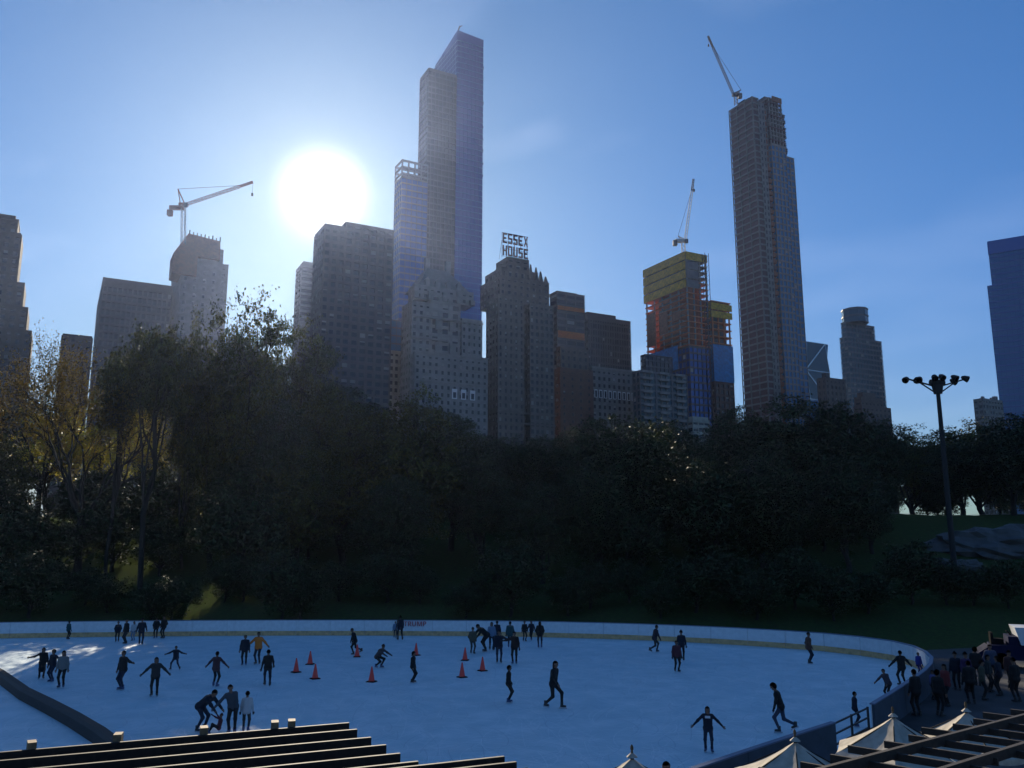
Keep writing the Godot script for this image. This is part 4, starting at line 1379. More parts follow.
func sdf(bones: Array, cell: float, mb: MB, palette: Array, k := 0.045) -> void:
	var lo := Vector3(9, 9, 9)
	var hi := -lo
	var pad := k + cell * 2.5
	for b in bones:
		var m := maxf(b[2], b[3]) + pad
		for e in [b[0], b[1]]:
			lo = lo.min(e - Vector3.ONE * m)
			hi = hi.max(e + Vector3.ONE * m)
	var nx := int((hi.x - lo.x) / cell) + 2
	var ny := int((hi.y - lo.y) / cell) + 2
	var nz := int((hi.z - lo.z) / cell) + 2
	var f := PackedFloat32Array()
	f.resize(nx * ny * nz)
	f.fill(1.0)
	var id := PackedByteArray()
	id.resize(nx * ny * nz)
	var best := PackedFloat32Array()
	best.resize(nx * ny * nz)
	best.fill(1.0)
	for b in bones:
		var a: Vector3 = b[0]
		var ab: Vector3 = b[1] - a
		var l2 := maxf(ab.length_squared(), 1e-8)
		var ra: float = b[2]
		var rb: float = b[3]
		var m := maxf(ra, rb) + pad
		var mn := ((a.min(b[1]) - Vector3.ONE * m - lo) / cell).floor()
		var mx := ((a.max(b[1]) + Vector3.ONE * m - lo) / cell).ceil()
		for z in range(maxi(int(mn.z), 0), mini(int(mx.z), nz - 1) + 1):
			for y in range(maxi(int(mn.y), 0), mini(int(mx.y), ny - 1) + 1):
				var row := (z * ny + y) * nx
				for x in range(maxi(int(mn.x), 0), mini(int(mx.x), nx - 1) + 1):
					var p := lo + Vector3(x, y, z) * cell - a
					var t := clampf(p.dot(ab) / l2, 0.0, 1.0)
					var d := (p - ab * t).length() - lerpf(ra, rb, t)
					if d > pad: continue
					var o := f[row + x]
					if d < best[row + x]:
						best[row + x] = d
						id[row + x] = b[4]
					var h := maxf(k - absf(o - d), 0.0) / k
					f[row + x] = minf(o, d) - h * h * k * 0.25
	var sx := 1
	var sy := nx
	var sz := nx * ny
	var off := [0, sx, sy, sx + sy, sz, sx + sz, sy + sz, sx + sy + sz]
	var cv := [Vector3(0, 0, 0), Vector3(1, 0, 0), Vector3(0, 1, 0), Vector3(1, 1, 0), Vector3(0, 0, 1), Vector3(1, 0, 1), Vector3(0, 1, 1), Vector3(1, 1, 1)]
	var edges := [[0, 1], [2, 3], [4, 5], [6, 7], [0, 2], [1, 3], [4, 6], [5, 7], [0, 4], [1, 5], [2, 6], [3, 7]]
	var idx := {}
	for z in nz - 1:
		for y in ny - 1:
			var i := (z * ny + y) * nx
			for x in nx - 1:
				var fi := f[i]
				if absf(fi) < cell * 1.9:
					var neg := 0
					for q in 8:
						if f[i + off[q]] < 0.0: neg += 1
					if neg > 0 and neg < 8:
						var s := Vector3.ZERO
						var c := 0
						for e in edges:
							var a := f[i + off[e[0]]]
							var b := f[i + off[e[1]]]
							if (a < 0.0) != (b < 0.0):
								s += cv[e[0]].lerp(cv[e[1]], a / (a - b))
								c += 1
						idx[i] = mb.v.size()
						mb.v.append(lo + (Vector3(x, y, z) + s / c) * cell)
						var g := Vector3(f[i + 1] + f[i + off[3]] + f[i + off[5]] + f[i + off[7]] - f[i] - f[i + off[2]] - f[i + off[4]] - f[i + off[6]],
							f[i + off[2]] + f[i + off[3]] + f[i + off[6]] + f[i + off[7]] - f[i] - f[i + 1] - f[i + off[4]] - f[i + off[5]],
							f[i + off[4]] + f[i + off[5]] + f[i + off[6]] + f[i + off[7]] - f[i] - f[i + 1] - f[i + off[2]] - f[i + off[3]])
						mb.n.append(g.normalized())
						mb.c.append(palette[id[i]])
				i += 1
	for i in idx:
		var a := f[i] < 0.0
		for ax in 3:
			var st: int = [sx, sy, sz][ax]
			if a == (f[i + st] < 0.0): continue
			var u: int = [sy, sz, sx][ax]
			var w: int = [sz, sx, sy][ax]
			if not (idx.has(i - u) and idx.has(i - w) and idx.has(i - u - w)): continue
			var q := [idx[i], idx[i - u], idx[i - u - w], idx[i - w]]
			if a: q.reverse()
			for t in [0, 1, 2, 0, 2, 3]: mb.ix.append(q[t])

func make_heads() -> void:
	head_mesh = MB.new()
	# about the centre of the skull; the face looks along +z
	sdf([[Vector3(0, 0.03, -0.012), Vector3(0, 0.025, 0.012), 0.078, 0.076, 0], [Vector3(0, -0.03, 0.02), Vector3(0, -0.075, 0.045), 0.056, 0.034, 0], [Vector3(0, -0.05, -0.015), Vector3(0, -0.13, -0.02), 0.05, 0.05, 0],
		[Vector3(0, 0.012, 0.086), Vector3(0, -0.024, 0.104), 0.008, 0.013, 0], [Vector3(-0.035, 0.03, 0.076), Vector3(0.035, 0.03, 0.076), 0.012, 0.012, 0],
		[Vector3(-0.078, -0.015, -0.005), Vector3(-0.084, 0.022, -0.012), 0.012, 0.016, 0], [Vector3(0.078, -0.015, -0.005), Vector3(0.084, 0.022, -0.012), 0.012, 0.016, 0]], 0.011, head_mesh, [Color.WHITE], 0.02)
	for kind in ["short", "long", "beanie", "hood"]:
		var m := MB.new()
		var nu := 16
		var nv := 10
		var R := Vector3(0.090, 0.108, 0.100)
		if kind == "beanie": R = Vector3(0.094, 0.122, 0.104)
		if kind == "hood": R = Vector3(0.110, 0.125, 0.118)
		for i in nv + 1:
			var t := PI * i / nv
			for j in nu:
				var a := TAU * j / nu
				var d := Vector3(sin(t) * cos(a), cos(t), sin(t) * sin(a))
				var p := d * R + Vector3(0, 0.018, -0.012)
				var back := clampf(0.5 - d.z * 1.6, 0.0, 1.0)
				var cut := lerpf(0.055, {"short": -0.075, "long": -0.30, "beanie": 0.0, "hood": -0.15}[kind], back)
				if kind == "beanie": cut = lerpf(0.045, 0.01, back)
				if kind == "long" and p.y < 0.0 and back > 0.3: p = Vector3(p.x * 1.08 if absf(d.y) < 0.99 else 0.0, lerpf(p.y, cut, clampf(-d.y * 1.2, 0.0, 1.0)), lerpf(p.z, -0.09, 0.4))
				p.y = maxf(p.y, cut)
				m.v.append(p); m.n.append((d / R).normalized()); m.c.append(Color.WHITE)
		for i in nv:
			for j in nu:
				var a := i * nu + j
				var b := i * nu + (j + 1) % nu
				for t in [a, b, a + nu, b, b + nu, a + nu]: m.ix.append(t)
		if kind == "beanie":
			m.ball(Vector3(0, 0.145, -0.012), Vector3(0.028, 0.028, 0.028), 8, 6)
		hair_meshes[kind] = m.mesh()

func append(dst: MB, src: MB, xf: Transform3D, col: Color) -> void:
	var k := dst.v.size()
	for i in src.v.size():
		dst.v.append(xf * src.v[i]); dst.n.append((xf.basis * src.n[i]).normalized()); dst.c.append(col)
	for i in src.ix: dst.ix.append(i + k)

func hand(mb: MB, wrist: Vector3, dir: Vector3, s: float, col: Color, side: float) -> void:
	dir = dir.normalized()
	var across := dir.cross(Vector3(0, 0, 1))
	if across.length() < 0.2: across = Vector3.RIGHT
	across = across.normalized()
	var pal := dir.cross(across)
	mb.col = col
	mb.tube([wrist - dir * 0.02 * s, wrist + dir * 0.04 * s, wrist + dir * 0.09 * s], [0.028 * s, 0.04 * s, 0.036 * s], 6)
	for k in 4:
		var b := wrist + dir * 0.08 * s + across * (k - 1.5) * 0.021 * s
		var L: float = [0.062, 0.075, 0.07, 0.055][k] * s
		var mid := b + dir * L * 0.55
		mb.tube([b, mid, mid + (dir * 0.7 + pal * 0.6).normalized() * L * 0.5], [0.010 * s, 0.0095 * s, 0.008 * s], 5)
	var tb := wrist + dir * 0.03 * s + across * side * 0.032 * s
	mb.tube([tb, tb + (dir * 0.7 + across * side * 0.7) * 0.04 * s, tb + (dir + across * side * 0.35) * 0.065 * s], [0.012 * s, 0.011 * s, 0.009 * s], 5)

# pose: lean, tilt, hip drop, feet [x, y, z], arms [upper direction, fore direction], head pitch
func pose(which: String) -> Dictionary:
	var d := {"lean": 3.0, "tilt": 0.0, "drop": 0.01, "l": Vector3(0.10, 0, 0.02), "r": Vector3(-0.10, 0, -0.02), "la": [Vector3(0.22, -1, 0.02), Vector3(0.12, -1, 0.25)], "ra": [Vector3(-0.22, -1, 0.02), Vector3(-0.12, -1, 0.25)], "head": 0.0, "k": 1.0}
	match which:
		"glide": d.merge({"lean": 14.0, "drop": 0.05, "l": Vector3(0.07, 0, 0.12), "r": Vector3(-0.16, 0.10, -0.42), "la": [Vector3(0.5, -1, -0.1), Vector3(0.35, -1, 0.2)], "ra": [Vector3(-0.5, -1, 0.15), Vector3(-0.3, -1, 0.4)], "k": 0.97}, true)
		"arms_out": d.merge({"lean": 4.0, "la": [Vector3(0.85, -0.8, 0.1), Vector3(0.8, -0.8, 0.2)], "ra": [Vector3(-0.85, -0.8, 0.1), Vector3(-0.8, -0.8, 0.2)], "l": Vector3(0.12, 0, 0.05), "r": Vector3(-0.12, 0, -0.05)}, true)
		"wide": d.merge({"lean": 8.0, "drop": 0.08, "l": Vector3(0.34, 0, 0.05), "r": Vector3(-0.34, 0, -0.05), "la": [Vector3(0.9, -0.5, 0.1), Vector3(0.9, -0.2, 0.1)], "ra": [Vector3(-0.9, -0.5, 0.1), Vector3(-0.9, -0.3, 0.1)], "k": 0.93}, true)
		"bend": d.merge({"lean": 52.0, "drop": 0.05, "l": Vector3(0.13, 0, 0.0), "r": Vector3(-0.13, 0, -0.12), "la": [Vector3(0.12, -0.75, 0.65), Vector3(0.0, -0.75, 0.7)], "ra": [Vector3(-0.12, -0.75, 0.65), Vector3(0.0, -0.75, 0.7)], "k": 0.84, "head": 10.0}, true)
		"reach": d.merge({"lean": 18.0, "tilt": 10.0, "la": [Vector3(0.15, -1, 0.1), Vector3(0.1, -0.7, 0.6)], "ra": [Vector3(-0.75, -0.85, 0.3), Vector3(-0.75, -0.85, 0.3)], "k": 0.96}, true)
		"pockets": d.merge({"la": [Vector3(0.35, -1, -0.2), Vector3(-0.25, -0.8, 0.6)], "ra": [Vector3(-0.35, -1, -0.2), Vector3(0.25, -0.8, 0.6)]}, true)
		"stride": d.merge({"lean": 8.0, "drop": 0.04, "l": Vector3(0.09, 0, 0.28), "r": Vector3(-0.10, 0.03, -0.30), "la": [Vector3(0.3, -1, -0.45), Vector3(0.2, -1, 0.0)], "ra": [Vector3(-0.3, -1, 0.45), Vector3(-0.15, -0.8, 0.7)], "k": 0.97}, true)
		"hold_left": d.merge({"la": [Vector3(0.9, -0.45, 0.1), Vector3(0.95, -0.1, 0.2)]}, true)
		"hold_right": d.merge({"ra": [Vector3(-0.9, -0.45, 0.1), Vector3(-0.95, -0.1, 0.2)]}, true)
		"one_back": d.merge({"lean": 16.0, "drop": 0.03, "l": Vector3(0.06, 0, 0.05), "r": Vector3(-0.08, 0.16, -0.5), "la": [Vector3(0.25, -1, 0.1), Vector3(0.1, -1, 0.3)], "ra": [Vector3(-0.25, -1, 0.1), Vector3(-0.1, -1, 0.3)], "head": 14.0, "k": 0.96}, true)
		"crouch": d.merge({"lean": 38.0, "drop": 0.30, "l": Vector3(0.12, 0, 0.10), "r": Vector3(-0.12, 0, -0.10), "la": [Vector3(0.15, -0.5, 0.85), Vector3(0.0, -0.4, 0.9)], "ra": [Vector3(-0.15, -0.5, 0.85), Vector3(0.0, -0.4, 0.9)], "k": 0.72}, true)
		"sit": d.merge({"lean": -12.0, "drop": 0.62, "l": Vector3(0.12, 0, 0.62), "r": Vector3(-0.12, 0, 0.55), "la": [Vector3(0.3, 0.6, 0.6), Vector3(0.1, 0.8, 0.5)], "ra": [Vector3(-0.3, 0.3, 0.7), Vector3(-0.1, 0.5, 0.7)], "k": 0.62}, true)
	return d

func knee(a: Vector3, b: Vector3, l1: float, l2: float, fwd: Vector3) -> Vector3:
	var d := b - a
	var L := minf(d.length(), (l1 + l2) * 0.999)
	var dir := d.normalized()
	var t := (l1 * l1 - l2 * l2 + L * L) / (2 * L)
	var h := sqrt(maxf(l1 * l1 - t * t, 0.0))
	var f := (fwd - dir * fwd.dot(dir)).normalized()
	return a + dir * t + f * h

func person(at: Vector3, tall: float, yaw: float, which: String, jacket: Color, trousers: Color, hair: String, hair_col: Color, label: String, skates := true, group := "", coat := false) -> Node3D:
	var q := pose(which)
	var H := tall / float(q.k)
	var s := H / 1.75
	var o := thing("person", label, "person", at, yaw, group)
	var lift := 0.055 * s if skates else 0.015
	var hipy := (0.93 - float(q.drop)) * s
	var hip := Vector3(0, hipy, 0)
	var lean := deg_to_rad(q.lean)
	var tilt := deg_to_rad(q.tilt)
	hip.z -= sin(lean) * 0.16 * s
	var up := Vector3(-sin(tilt), cos(lean) * cos(tilt), sin(lean)).normalized()
	var side := Vector3.RIGHT
	side = (side - up * side.dot(up)).normalized()
	var fw := side.cross(up)
	var waist := hip + up * 0.16 * s
	var chest := hip + up * 0.40 * s
	var neck := hip + up * 0.53 * s
	var hp := deg_to_rad(q.head)
	var hup := (up * 0.55 + Vector3.UP * 0.45 + fw * sin(hp)).normalized()
	var hc := neck + hup * 0.155 * s + fw * 0.02 * s
	var bones := []
	var J := 0
	var T := 1
	var S := 2
	bones.append([hip - side * 0.075 * s, hip + side * 0.075 * s, 0.108 * s, 0.108 * s, T])
	for e in [-1.0, 1.0]:
		bones.append([hip + side * e * 0.065 * s + up * 0.04 * s, waist + side * e * 0.062 * s, 0.112 * s, 0.105 * s, J])
		bones.append([waist + side * e * 0.062 * s, chest + side * e * 0.075 * s, 0.105 * s, 0.118 * s, J])
	bones.append([chest + up * 0.06 * s - side * 0.135 * s, chest + up * 0.06 * s + side * 0.135 * s, 0.072 * s, 0.072 * s, J])
	bones.append([neck - up * 0.03 * s, hc - hup * 0.06 * s, 0.056 * s, 0.052 * s, S])
	var bulk := 1.0 + 0.22 * fposmod(absf(at.x) * 3.7 + absf(at.z) * 1.3, 1.0)
	for bb in bones:
		if bb[4] == J:
			bb[2] *= bulk; bb[3] *= bulk
	bones.append([hip - side * 0.07 * s - up * 0.03 * s, hip + side * 0.07 * s - up * 0.03 * s, 0.118 * s * bulk, 0.118 * s * bulk, J])
	if coat:
		bones.append([hip, hip + Vector3(0, -0.36 * s, 0), 0.15 * s, 0.19 * s, J])
	var body := MB.new()
	var skin := Color(0.20, 0.11, 0.075)
	for e in [1.0, -1.0]:
		var foot: Vector3 = (q.l if e > 0 else q.r) * s
		var ank: Vector3 = foot + Vector3(0, lift + 0.085 * s, 0)
		var hj: Vector3 = hip + side * e * 0.09 * s - up * 0.02 * s
		var kn: Vector3 = knee(hj, ank, 0.43 * s, 0.42 * s, Vector3(0.12 * e, 0, 1))
		bones.append([hj, kn, 0.092 * s, 0.062 * s, T])
		bones.append([kn, ank, 0.062 * s, 0.046 * s, T])
		var arm: Array = q.la if e > 0 else q.ra
		var sh: Vector3 = chest + up * 0.065 * s + side * e * 0.175 * s
		var el: Vector3 = sh + (arm[0] as Vector3).normalized() * 0.285 * s
		var wr: Vector3 = el + (arm[1] as Vector3).normalized() * 0.25 * s
		bones.append([sh, el, 0.060 * s * bulk, 0.052 * s * bulk, J])
		bones.append([el, wr, 0.052 * s * bulk, 0.038 * s * bulk, J])
		hand(body, wr, arm[1], s, skin if (int(absf(at.x) * 10) % 2 == 0) else Color(0.02, 0.02, 0.025), -e)
		# skate or shoe
		var dirf := Vector3(0.25 * e, 0, 1).normalized()
		if foot.y > 0.05: dirf = Vector3(0.2 * e, -0.5, 1).normalized()
		var bt := MB.new()
		var heel := ank + Vector3(0, -0.045 * s, 0) - dirf * 0.055 * s
		bt.tube([ank + Vector3(0, 0.10 * s, 0), ank, ank + Vector3(0, -0.06 * s, 0)], [0.058 * s, 0.056 * s, 0.05 * s], 8)
		bt.tube([heel, heel + dirf * 0.12 * s, heel + dirf * 0.215 * s], [0.045 * s, 0.045 * s, 0.032 * s], 8)
		var sk := put(bt, "ice_skate" if skates else "shoe", M.boot_blue if skates and int(absf(at.x) * 7) % 3 == 0 else M.boot_black, o)
		if skates:
			var bd := MB.new()
			var c := heel + dirf * 0.09 * s + Vector3(0, -0.062 * s, 0)
			bd.box(c, Vector3(0.006, lift * 0.9, 0.30 * s), Basis(Vector3.UP.cross(dirf).normalized(), dirf.cross(Vector3.UP.cross(dirf).normalized()), dirf))
			put(bd, "blade", M.blade, sk)
	sdf(bones, 0.027 * maxf(s, 0.8), body, [jacket, trousers, skin], 0.045 * s)
	var hb := Basis(side, hup, side.cross(hup)).orthonormalized()
	var hx := Transform3D(hb.scaled(Vector3.ONE * s * 1.04), hc)
	append(body, head_mesh, hx, skin)
	body.col = Color(0.015, 0.012, 0.01)
	for e in [-1, 1]: body.ball(hx * Vector3(e * 0.034, 0.012, 0.078), Vector3.ONE * 0.011 * s, 6, 4)
	body.col = Color(0.16, 0.05, 0.045)
	body.ball(hx * Vector3(0, -0.052, 0.082), Vector3(0.022, 0.006, 0.01) * s, 6, 4)
	put(body, "body", M.clothed, o)
	var hm := MeshInstance3D.new()
	hm.mesh = hair_meshes[hair]
	hm.name = {"short": "hair", "long": "hair", "beanie": "hat", "hood": "hood"}[hair]
	hm.material_override = cloth_mat(jacket if hair == "hood" else hair_col)
	hm.transform = hx
	o.add_child(hm, true)
	return o

var cloth_cache := {}
func cloth_mat(c: Color) -> StandardMaterial3D:
	var key := c.to_html()
	if not cloth_cache.has(key):
		cloth_cache[key] = mat("fabric_" + key, c.linear_to_srgb(), 0.9)
	return cloth_cache[key]

func skater(px: float, py: float, hpx: float, yaw: float, which: String, jacket: Color, trousers: Color, hair: String, hc: Color, label: String, coat := false) -> Node3D:
	var p := on_level(px, py)
	var tall := height_at(px, py - hpx, -p.z)
	return person(p, tall, deg_to_rad(yaw), which, jacket, trousers, hair, hc, label, true, "", coat)

func make_people() -> void:
	make_heads()
	var K := Color(0.008, 0.008, 0.010)
	var N := Color(0.010, 0.013, 0.026)
	var G := Color(0.028, 0.029, 0.031)
	var JN := Color(0.013, 0.02, 0.04)
	var W := Color(0.42, 0.42, 0.42)
	var LB := Color(0.14, 0.20, 0.28)
	var BR := Color(0.025, 0.015, 0.01)
	var BL := Color(0.012, 0.01, 0.01)
	var RD := Color(0.16, 0.02, 0.02)
	var OR := Color(0.62, 0.17, 0.025)
	var TE := Color(0.012, 0.06, 0.066)
	var OL := Color(0.07, 0.065, 0.04)
	# far boards and left side
	skater(67.5, 639.5, 19, 160, "stand", TE, K, "short", BL, "small person in teal jacket standing alone by the far boards")
	skater(117, 642, 21, 20, "pockets", N, K, "short", BL, "person in navy jacket at the edge of the four by the far boards")
	skater(125.5, 644, 25, -30, "stand", K, G, "short", BL, "tall person in black in the group by the far boards")
	skater(133, 641, 20, 0, "pockets", W, LB, "long", BR, "person in white jacket among dark coats by the far boards")
	skater(140.5, 645, 27, 200, "stride", N, JN, "beanie", K, "person in navy jacket and hat skating away from the white jacket")
	skater(155.5, 638.5, 21, 10, "pockets", K, K, "hood", BL, "person in black hood leaning by the far boards")
	skater(163, 638.5, 23, -15, "pockets", K, K, "short", BL, "bareheaded person in black beside the hooded one at the boards")
	skater(41, 679, 32, 30, "hold_right", K, K, "long", BL, "person in long black coat with one arm stretched out", true)
	skater(51.5, 682, 33, -20, "hold_left", N, JN, "hood", BL, "hooded person in blue holding on to the light jacket", false)
	skater(61, 688, 38, 10, "stand", Color(0.15, 0.16, 0.155), K, "long", BL, "long haired person in light grey jacket near the divider")
	skater(121.5, 690, 40, -25, "hold_left", K, JN, "short", BL, "skater in black jacket and jeans holding one arm out")
	skater(154, 696.5, 40, 15, "arms_out", G, K, "long", BR, "skater in long grey jacket with both arms out")
	skater(175, 670, 24, 0, "wide", N, JN, "short", BR, "small skater with legs spread and arms flung wide")
	skater(215, 687, 36, 170, "arms_out", Color(0.07, 0.03, 0.035), K, "short", BL, "slim skater in maroon top gliding with lowered arms")
	skater(244, 665.5, 31, 10, "stand", N, K, "short", BL, "person in navy next to the orange jacket")
	skater(257.5, 664.5, 33, -5, "arms_out", OR, N, "short", BR, "person in bright orange jacket")
	skater(267, 686.5, 37, 200, "stride", K, N, "short", BL, "skater in black striding past the orange jacket")
	# family with the fallen child
	skater(202, 732, 44, 75, "bend", N, JN, "short", BL, "adult in dark jacket bending down to lift a fallen child")
	skater(219, 733, 19, -60, "sit", Color(0.10, 0.02, 0.03), K, "beanie", RD, "fallen child in dark red sitting on the ice arms raised")
	skater(231.5, 734, 50, 10, "reach", Color(0.05, 0.055, 0.07), K, "short", BL, "adult leaning over and reaching a hand to the fallen child")
	skater(245.5, 732.5, 42, 190, "stand", W, G, "short", BL, "person in white jacket and grey trousers beside the fallen child")
	# among the cones
	skater(354, 655, 27, -70, "one_back", K, K, "short", BL, "skater in black pushing off behind a cone")
	skater(378.5, 668, 23, 60, "crouch", Color(0.07, 0.05, 0.05), K, "beanie", RD, "small crouching skater in a red hat")
	skater(412.5, 683, 32, 80, "stand", K, K, "hood", BL, "child in black hood standing upright among the cones")
	skater(395, 638, 17, 20, "stand", LB, N, "short", BL, "small person in pale blue by the lettered boards")
	skater(400, 640.5, 25, 200, "stride", N, K, "short", BL, "tall person in navy passing the lettered boards")
	# group in the middle
	skater(472.5, 654, 27, 20, "pockets", OL, G, "beanie", K, "person in olive jacket at the edge of the big group")
	skater(484.5, 652, 29, -60, "bend", K, K, "short", BL, "person in black bowing forward in the big group")
	skater(491.5, 650.5, 29, 10, "stand", LB, N, "long", BR, "person in pale blue top inside the big group")
	skater(497, 645.5, 25, 180, "stand", N, K, "short", BL, "person in navy at the back of the big group")
	skater(499, 663, 33, 5, "hold_left", N, JN, "short", BL, "skater in navy holding the hand of a partner in brown")
	skater(514.5, 664, 33, -5, "hold_right", BR, K, "short", BL, "skater in dark brown holding the hand of a partner in navy")
	skater(510, 648, 27, 170, "stand", TE, N, "short", BL, "person in teal jacket at the back of the big group")
	skater(524.5, 641.5, 21, 20, "stand", K, K, "short", BL, "slim person in black in the pair by the boards")
	skater(531.5, 640.5, 20, -20, "stride", N, K, "long", BL, "long haired person in navy in the pair by the boards")
	skater(540, 648, 27, 180, "pockets", K, JN, "long", BL, "long haired person in black jacket standing apart from the group")
	skater(508.5, 703, 38, 85, "pockets", K, K, "hood", BL, "hooded child in black standing alone on open ice")
	skater(554, 708.5, 48, 60, "stride", K, K, "long", BR, "tall skater in black with loose hair and one arm swung back")
	# right half
	skater(655.5, 652.5, 28, 100, "glide", Color(0.04, 0.025, 0.03), G, "short", BL, "skater in dark jacket and grey trousers near the curved boards")
	skater(682, 661, 31, 170, "stand", N, K, "beanie", N, "taller person in navy standing behind the maroon jacket")
	skater(677, 672, 32, 10, "stand", Color(0.08, 0.02, 0.03), K, "short", BL, "person in maroon jacket and black trousers with feet apart")
	skater(809.5, 664, 32, 95, "pockets", Color(0.10, 0.045, 0.03), N, "beanie", K, "lone skater in rust brown jacket by the curved boards")
	var c := skater(709, 752.5, 47, -12, "arms_out", N, JN, "long", BR, "skater in black sweatshirt with pale chest print and arms held low")
	var pr := MB.new()
	pr.box(Vector3(0, 1.06, 0.128), Vector3(0.16, 0.07, 0.012), Basis(Vector3.RIGHT, -0.1))
	put(pr, "chest_print", M.print_white, c)
	skater(781, 733, 50, -110, "one_back", K, Color(0.04, 0.05, 0.075), "hood", BL, "stooping skater in dark hood kicking one leg back")
	skater(856, 727, 36, 80, "stand", N, N, "short", BL, "person in dark blue at the gate of the rink")
	skater(889, 701, 32, -60, "reach", Color(0.06, 0.04, 0.05), K, "short", BL, "person in dark jacket leaning on the near boards")
	skater(903, 686, 36, 190, "arms_out", K, K, "short", BL, "person in black with arm out at the end of the rink")
	skater(919.5, 676, 24, 20, "stand", Color(0.03, 0.04, 0.22), Color(0.03, 0.03, 0.12), "short", BR, "child in bright blue at the end of the rink")
	# people on the terrace
	var crowd := [
		[918, 716, 1.70, 200, K, "short", "bystander in black on the terrace close to the rink opening"],
		[934, 700, 1.2, 30, Color(0.10, 0.10, 0.22), "short", "child in lilac jacket on the terrace"],
		[948, 706, 1.62, -80, RD, "long", "long haired bystander in dark red on the terrace"],
		[968, 692, 1.68, 10, Color(0.05, 0.02, 0.07), "beanie", "bystander in purple jacket and hat"],
		[978, 686, 1.72, 150, K, "hood", "hooded bystander in black behind the purple jacket"],
		[984, 700, 1.6, 60, OL, "short", "bystander in olive coat between the parasols and the vehicle"],
		[993, 683, 1.75, -20, Color(0.05, 0.06, 0.1), "short", "bystander in slate blue jacket near the vehicle"],
		[1001, 696, 1.66, 230, N, "long", "long haired bystander in navy near the vehicle"],
		[940, 716, 1.68, 120, K, "hood", "hooded bystander in black under the second parasol edge"],
		[958, 690, 1.64, -40, N, "beanie", "bystander in navy with hat between red and purple coats"],
		[972, 704, 1.70, 170, K, "short", "bareheaded bystander in black beside the olive coat"],
		[990, 692, 1.58, 40, Color(0.02, 0.03, 0.03), "long", "long haired bystander in dark green near the vehicle"],
		[1018, 702, 1.74, 200, K, "beanie", "tall bystander in black with hat before the vehicle"],
		[1012, 690, 1.70, 0, Color(0.04, 0.015, 0.015), "beanie", "bystander in wine coloured coat and hat by the vehicle"],
	]
	for q in crowd:
		person(on_level(q[0], q[1], 0.004), q[2], deg_to_rad(q[3]), "pockets" if int(q[0]) % 2 else "stand", q[4], K, q[5], BL, q[6], false)
	person(on_level(668, 842, 0.004), 1.66, 0.3, "stand", N, K, "short", BL, "dark haired bystander by the outside of the near boards", false)

# ---------------------------------------------------------------- small things
func make_cones() -> void:
	var first: Node3D = null
	var spots := [[296, 672.5], [310, 664.5], [315, 679], [357, 657], [371.5, 682], [416, 655.5], [465, 660.5], [462, 677.5], [482.5, 671]]
	for q in spots:
		var p := on_level(q[0], q[1])
		var o: Node3D
		if first == null:
			o = Node3D.new()
			o.name = numbered("traffic_cone")
			add_child(o)
			var b := MB.new()
			b.box(Vector3(0, 0.02, 0), Vector3(0.40, 0.036, 0.40))
			b.box(Vector3(0, 0.046, 0), Vector3(0.34, 0.02, 0.34))
			put(b, "base", M.rubber, o)
			var c := MB.new()
			c.tube([Vector3(0, 0.054, 0), Vector3(0, 0.08, 0), Vector3(0, 0.66, 0), Vector3(0, 0.70, 0)], [0.165, 0.145, 0.035, 0.025], 14)
			put(c, "cone_body", M.cone_orange, o)
			first = o
		else:
			o = first.duplicate()
			o.name = numbered("traffic_cone")
			add_child(o)
		o.position = p + Vector3(0, 0.001, 0)
		o.rotation.y = rng.randf() * TAU
		tag(o, "small red-orange traffic cone standing on the ice", "cone", "cones marking a course on the ice")

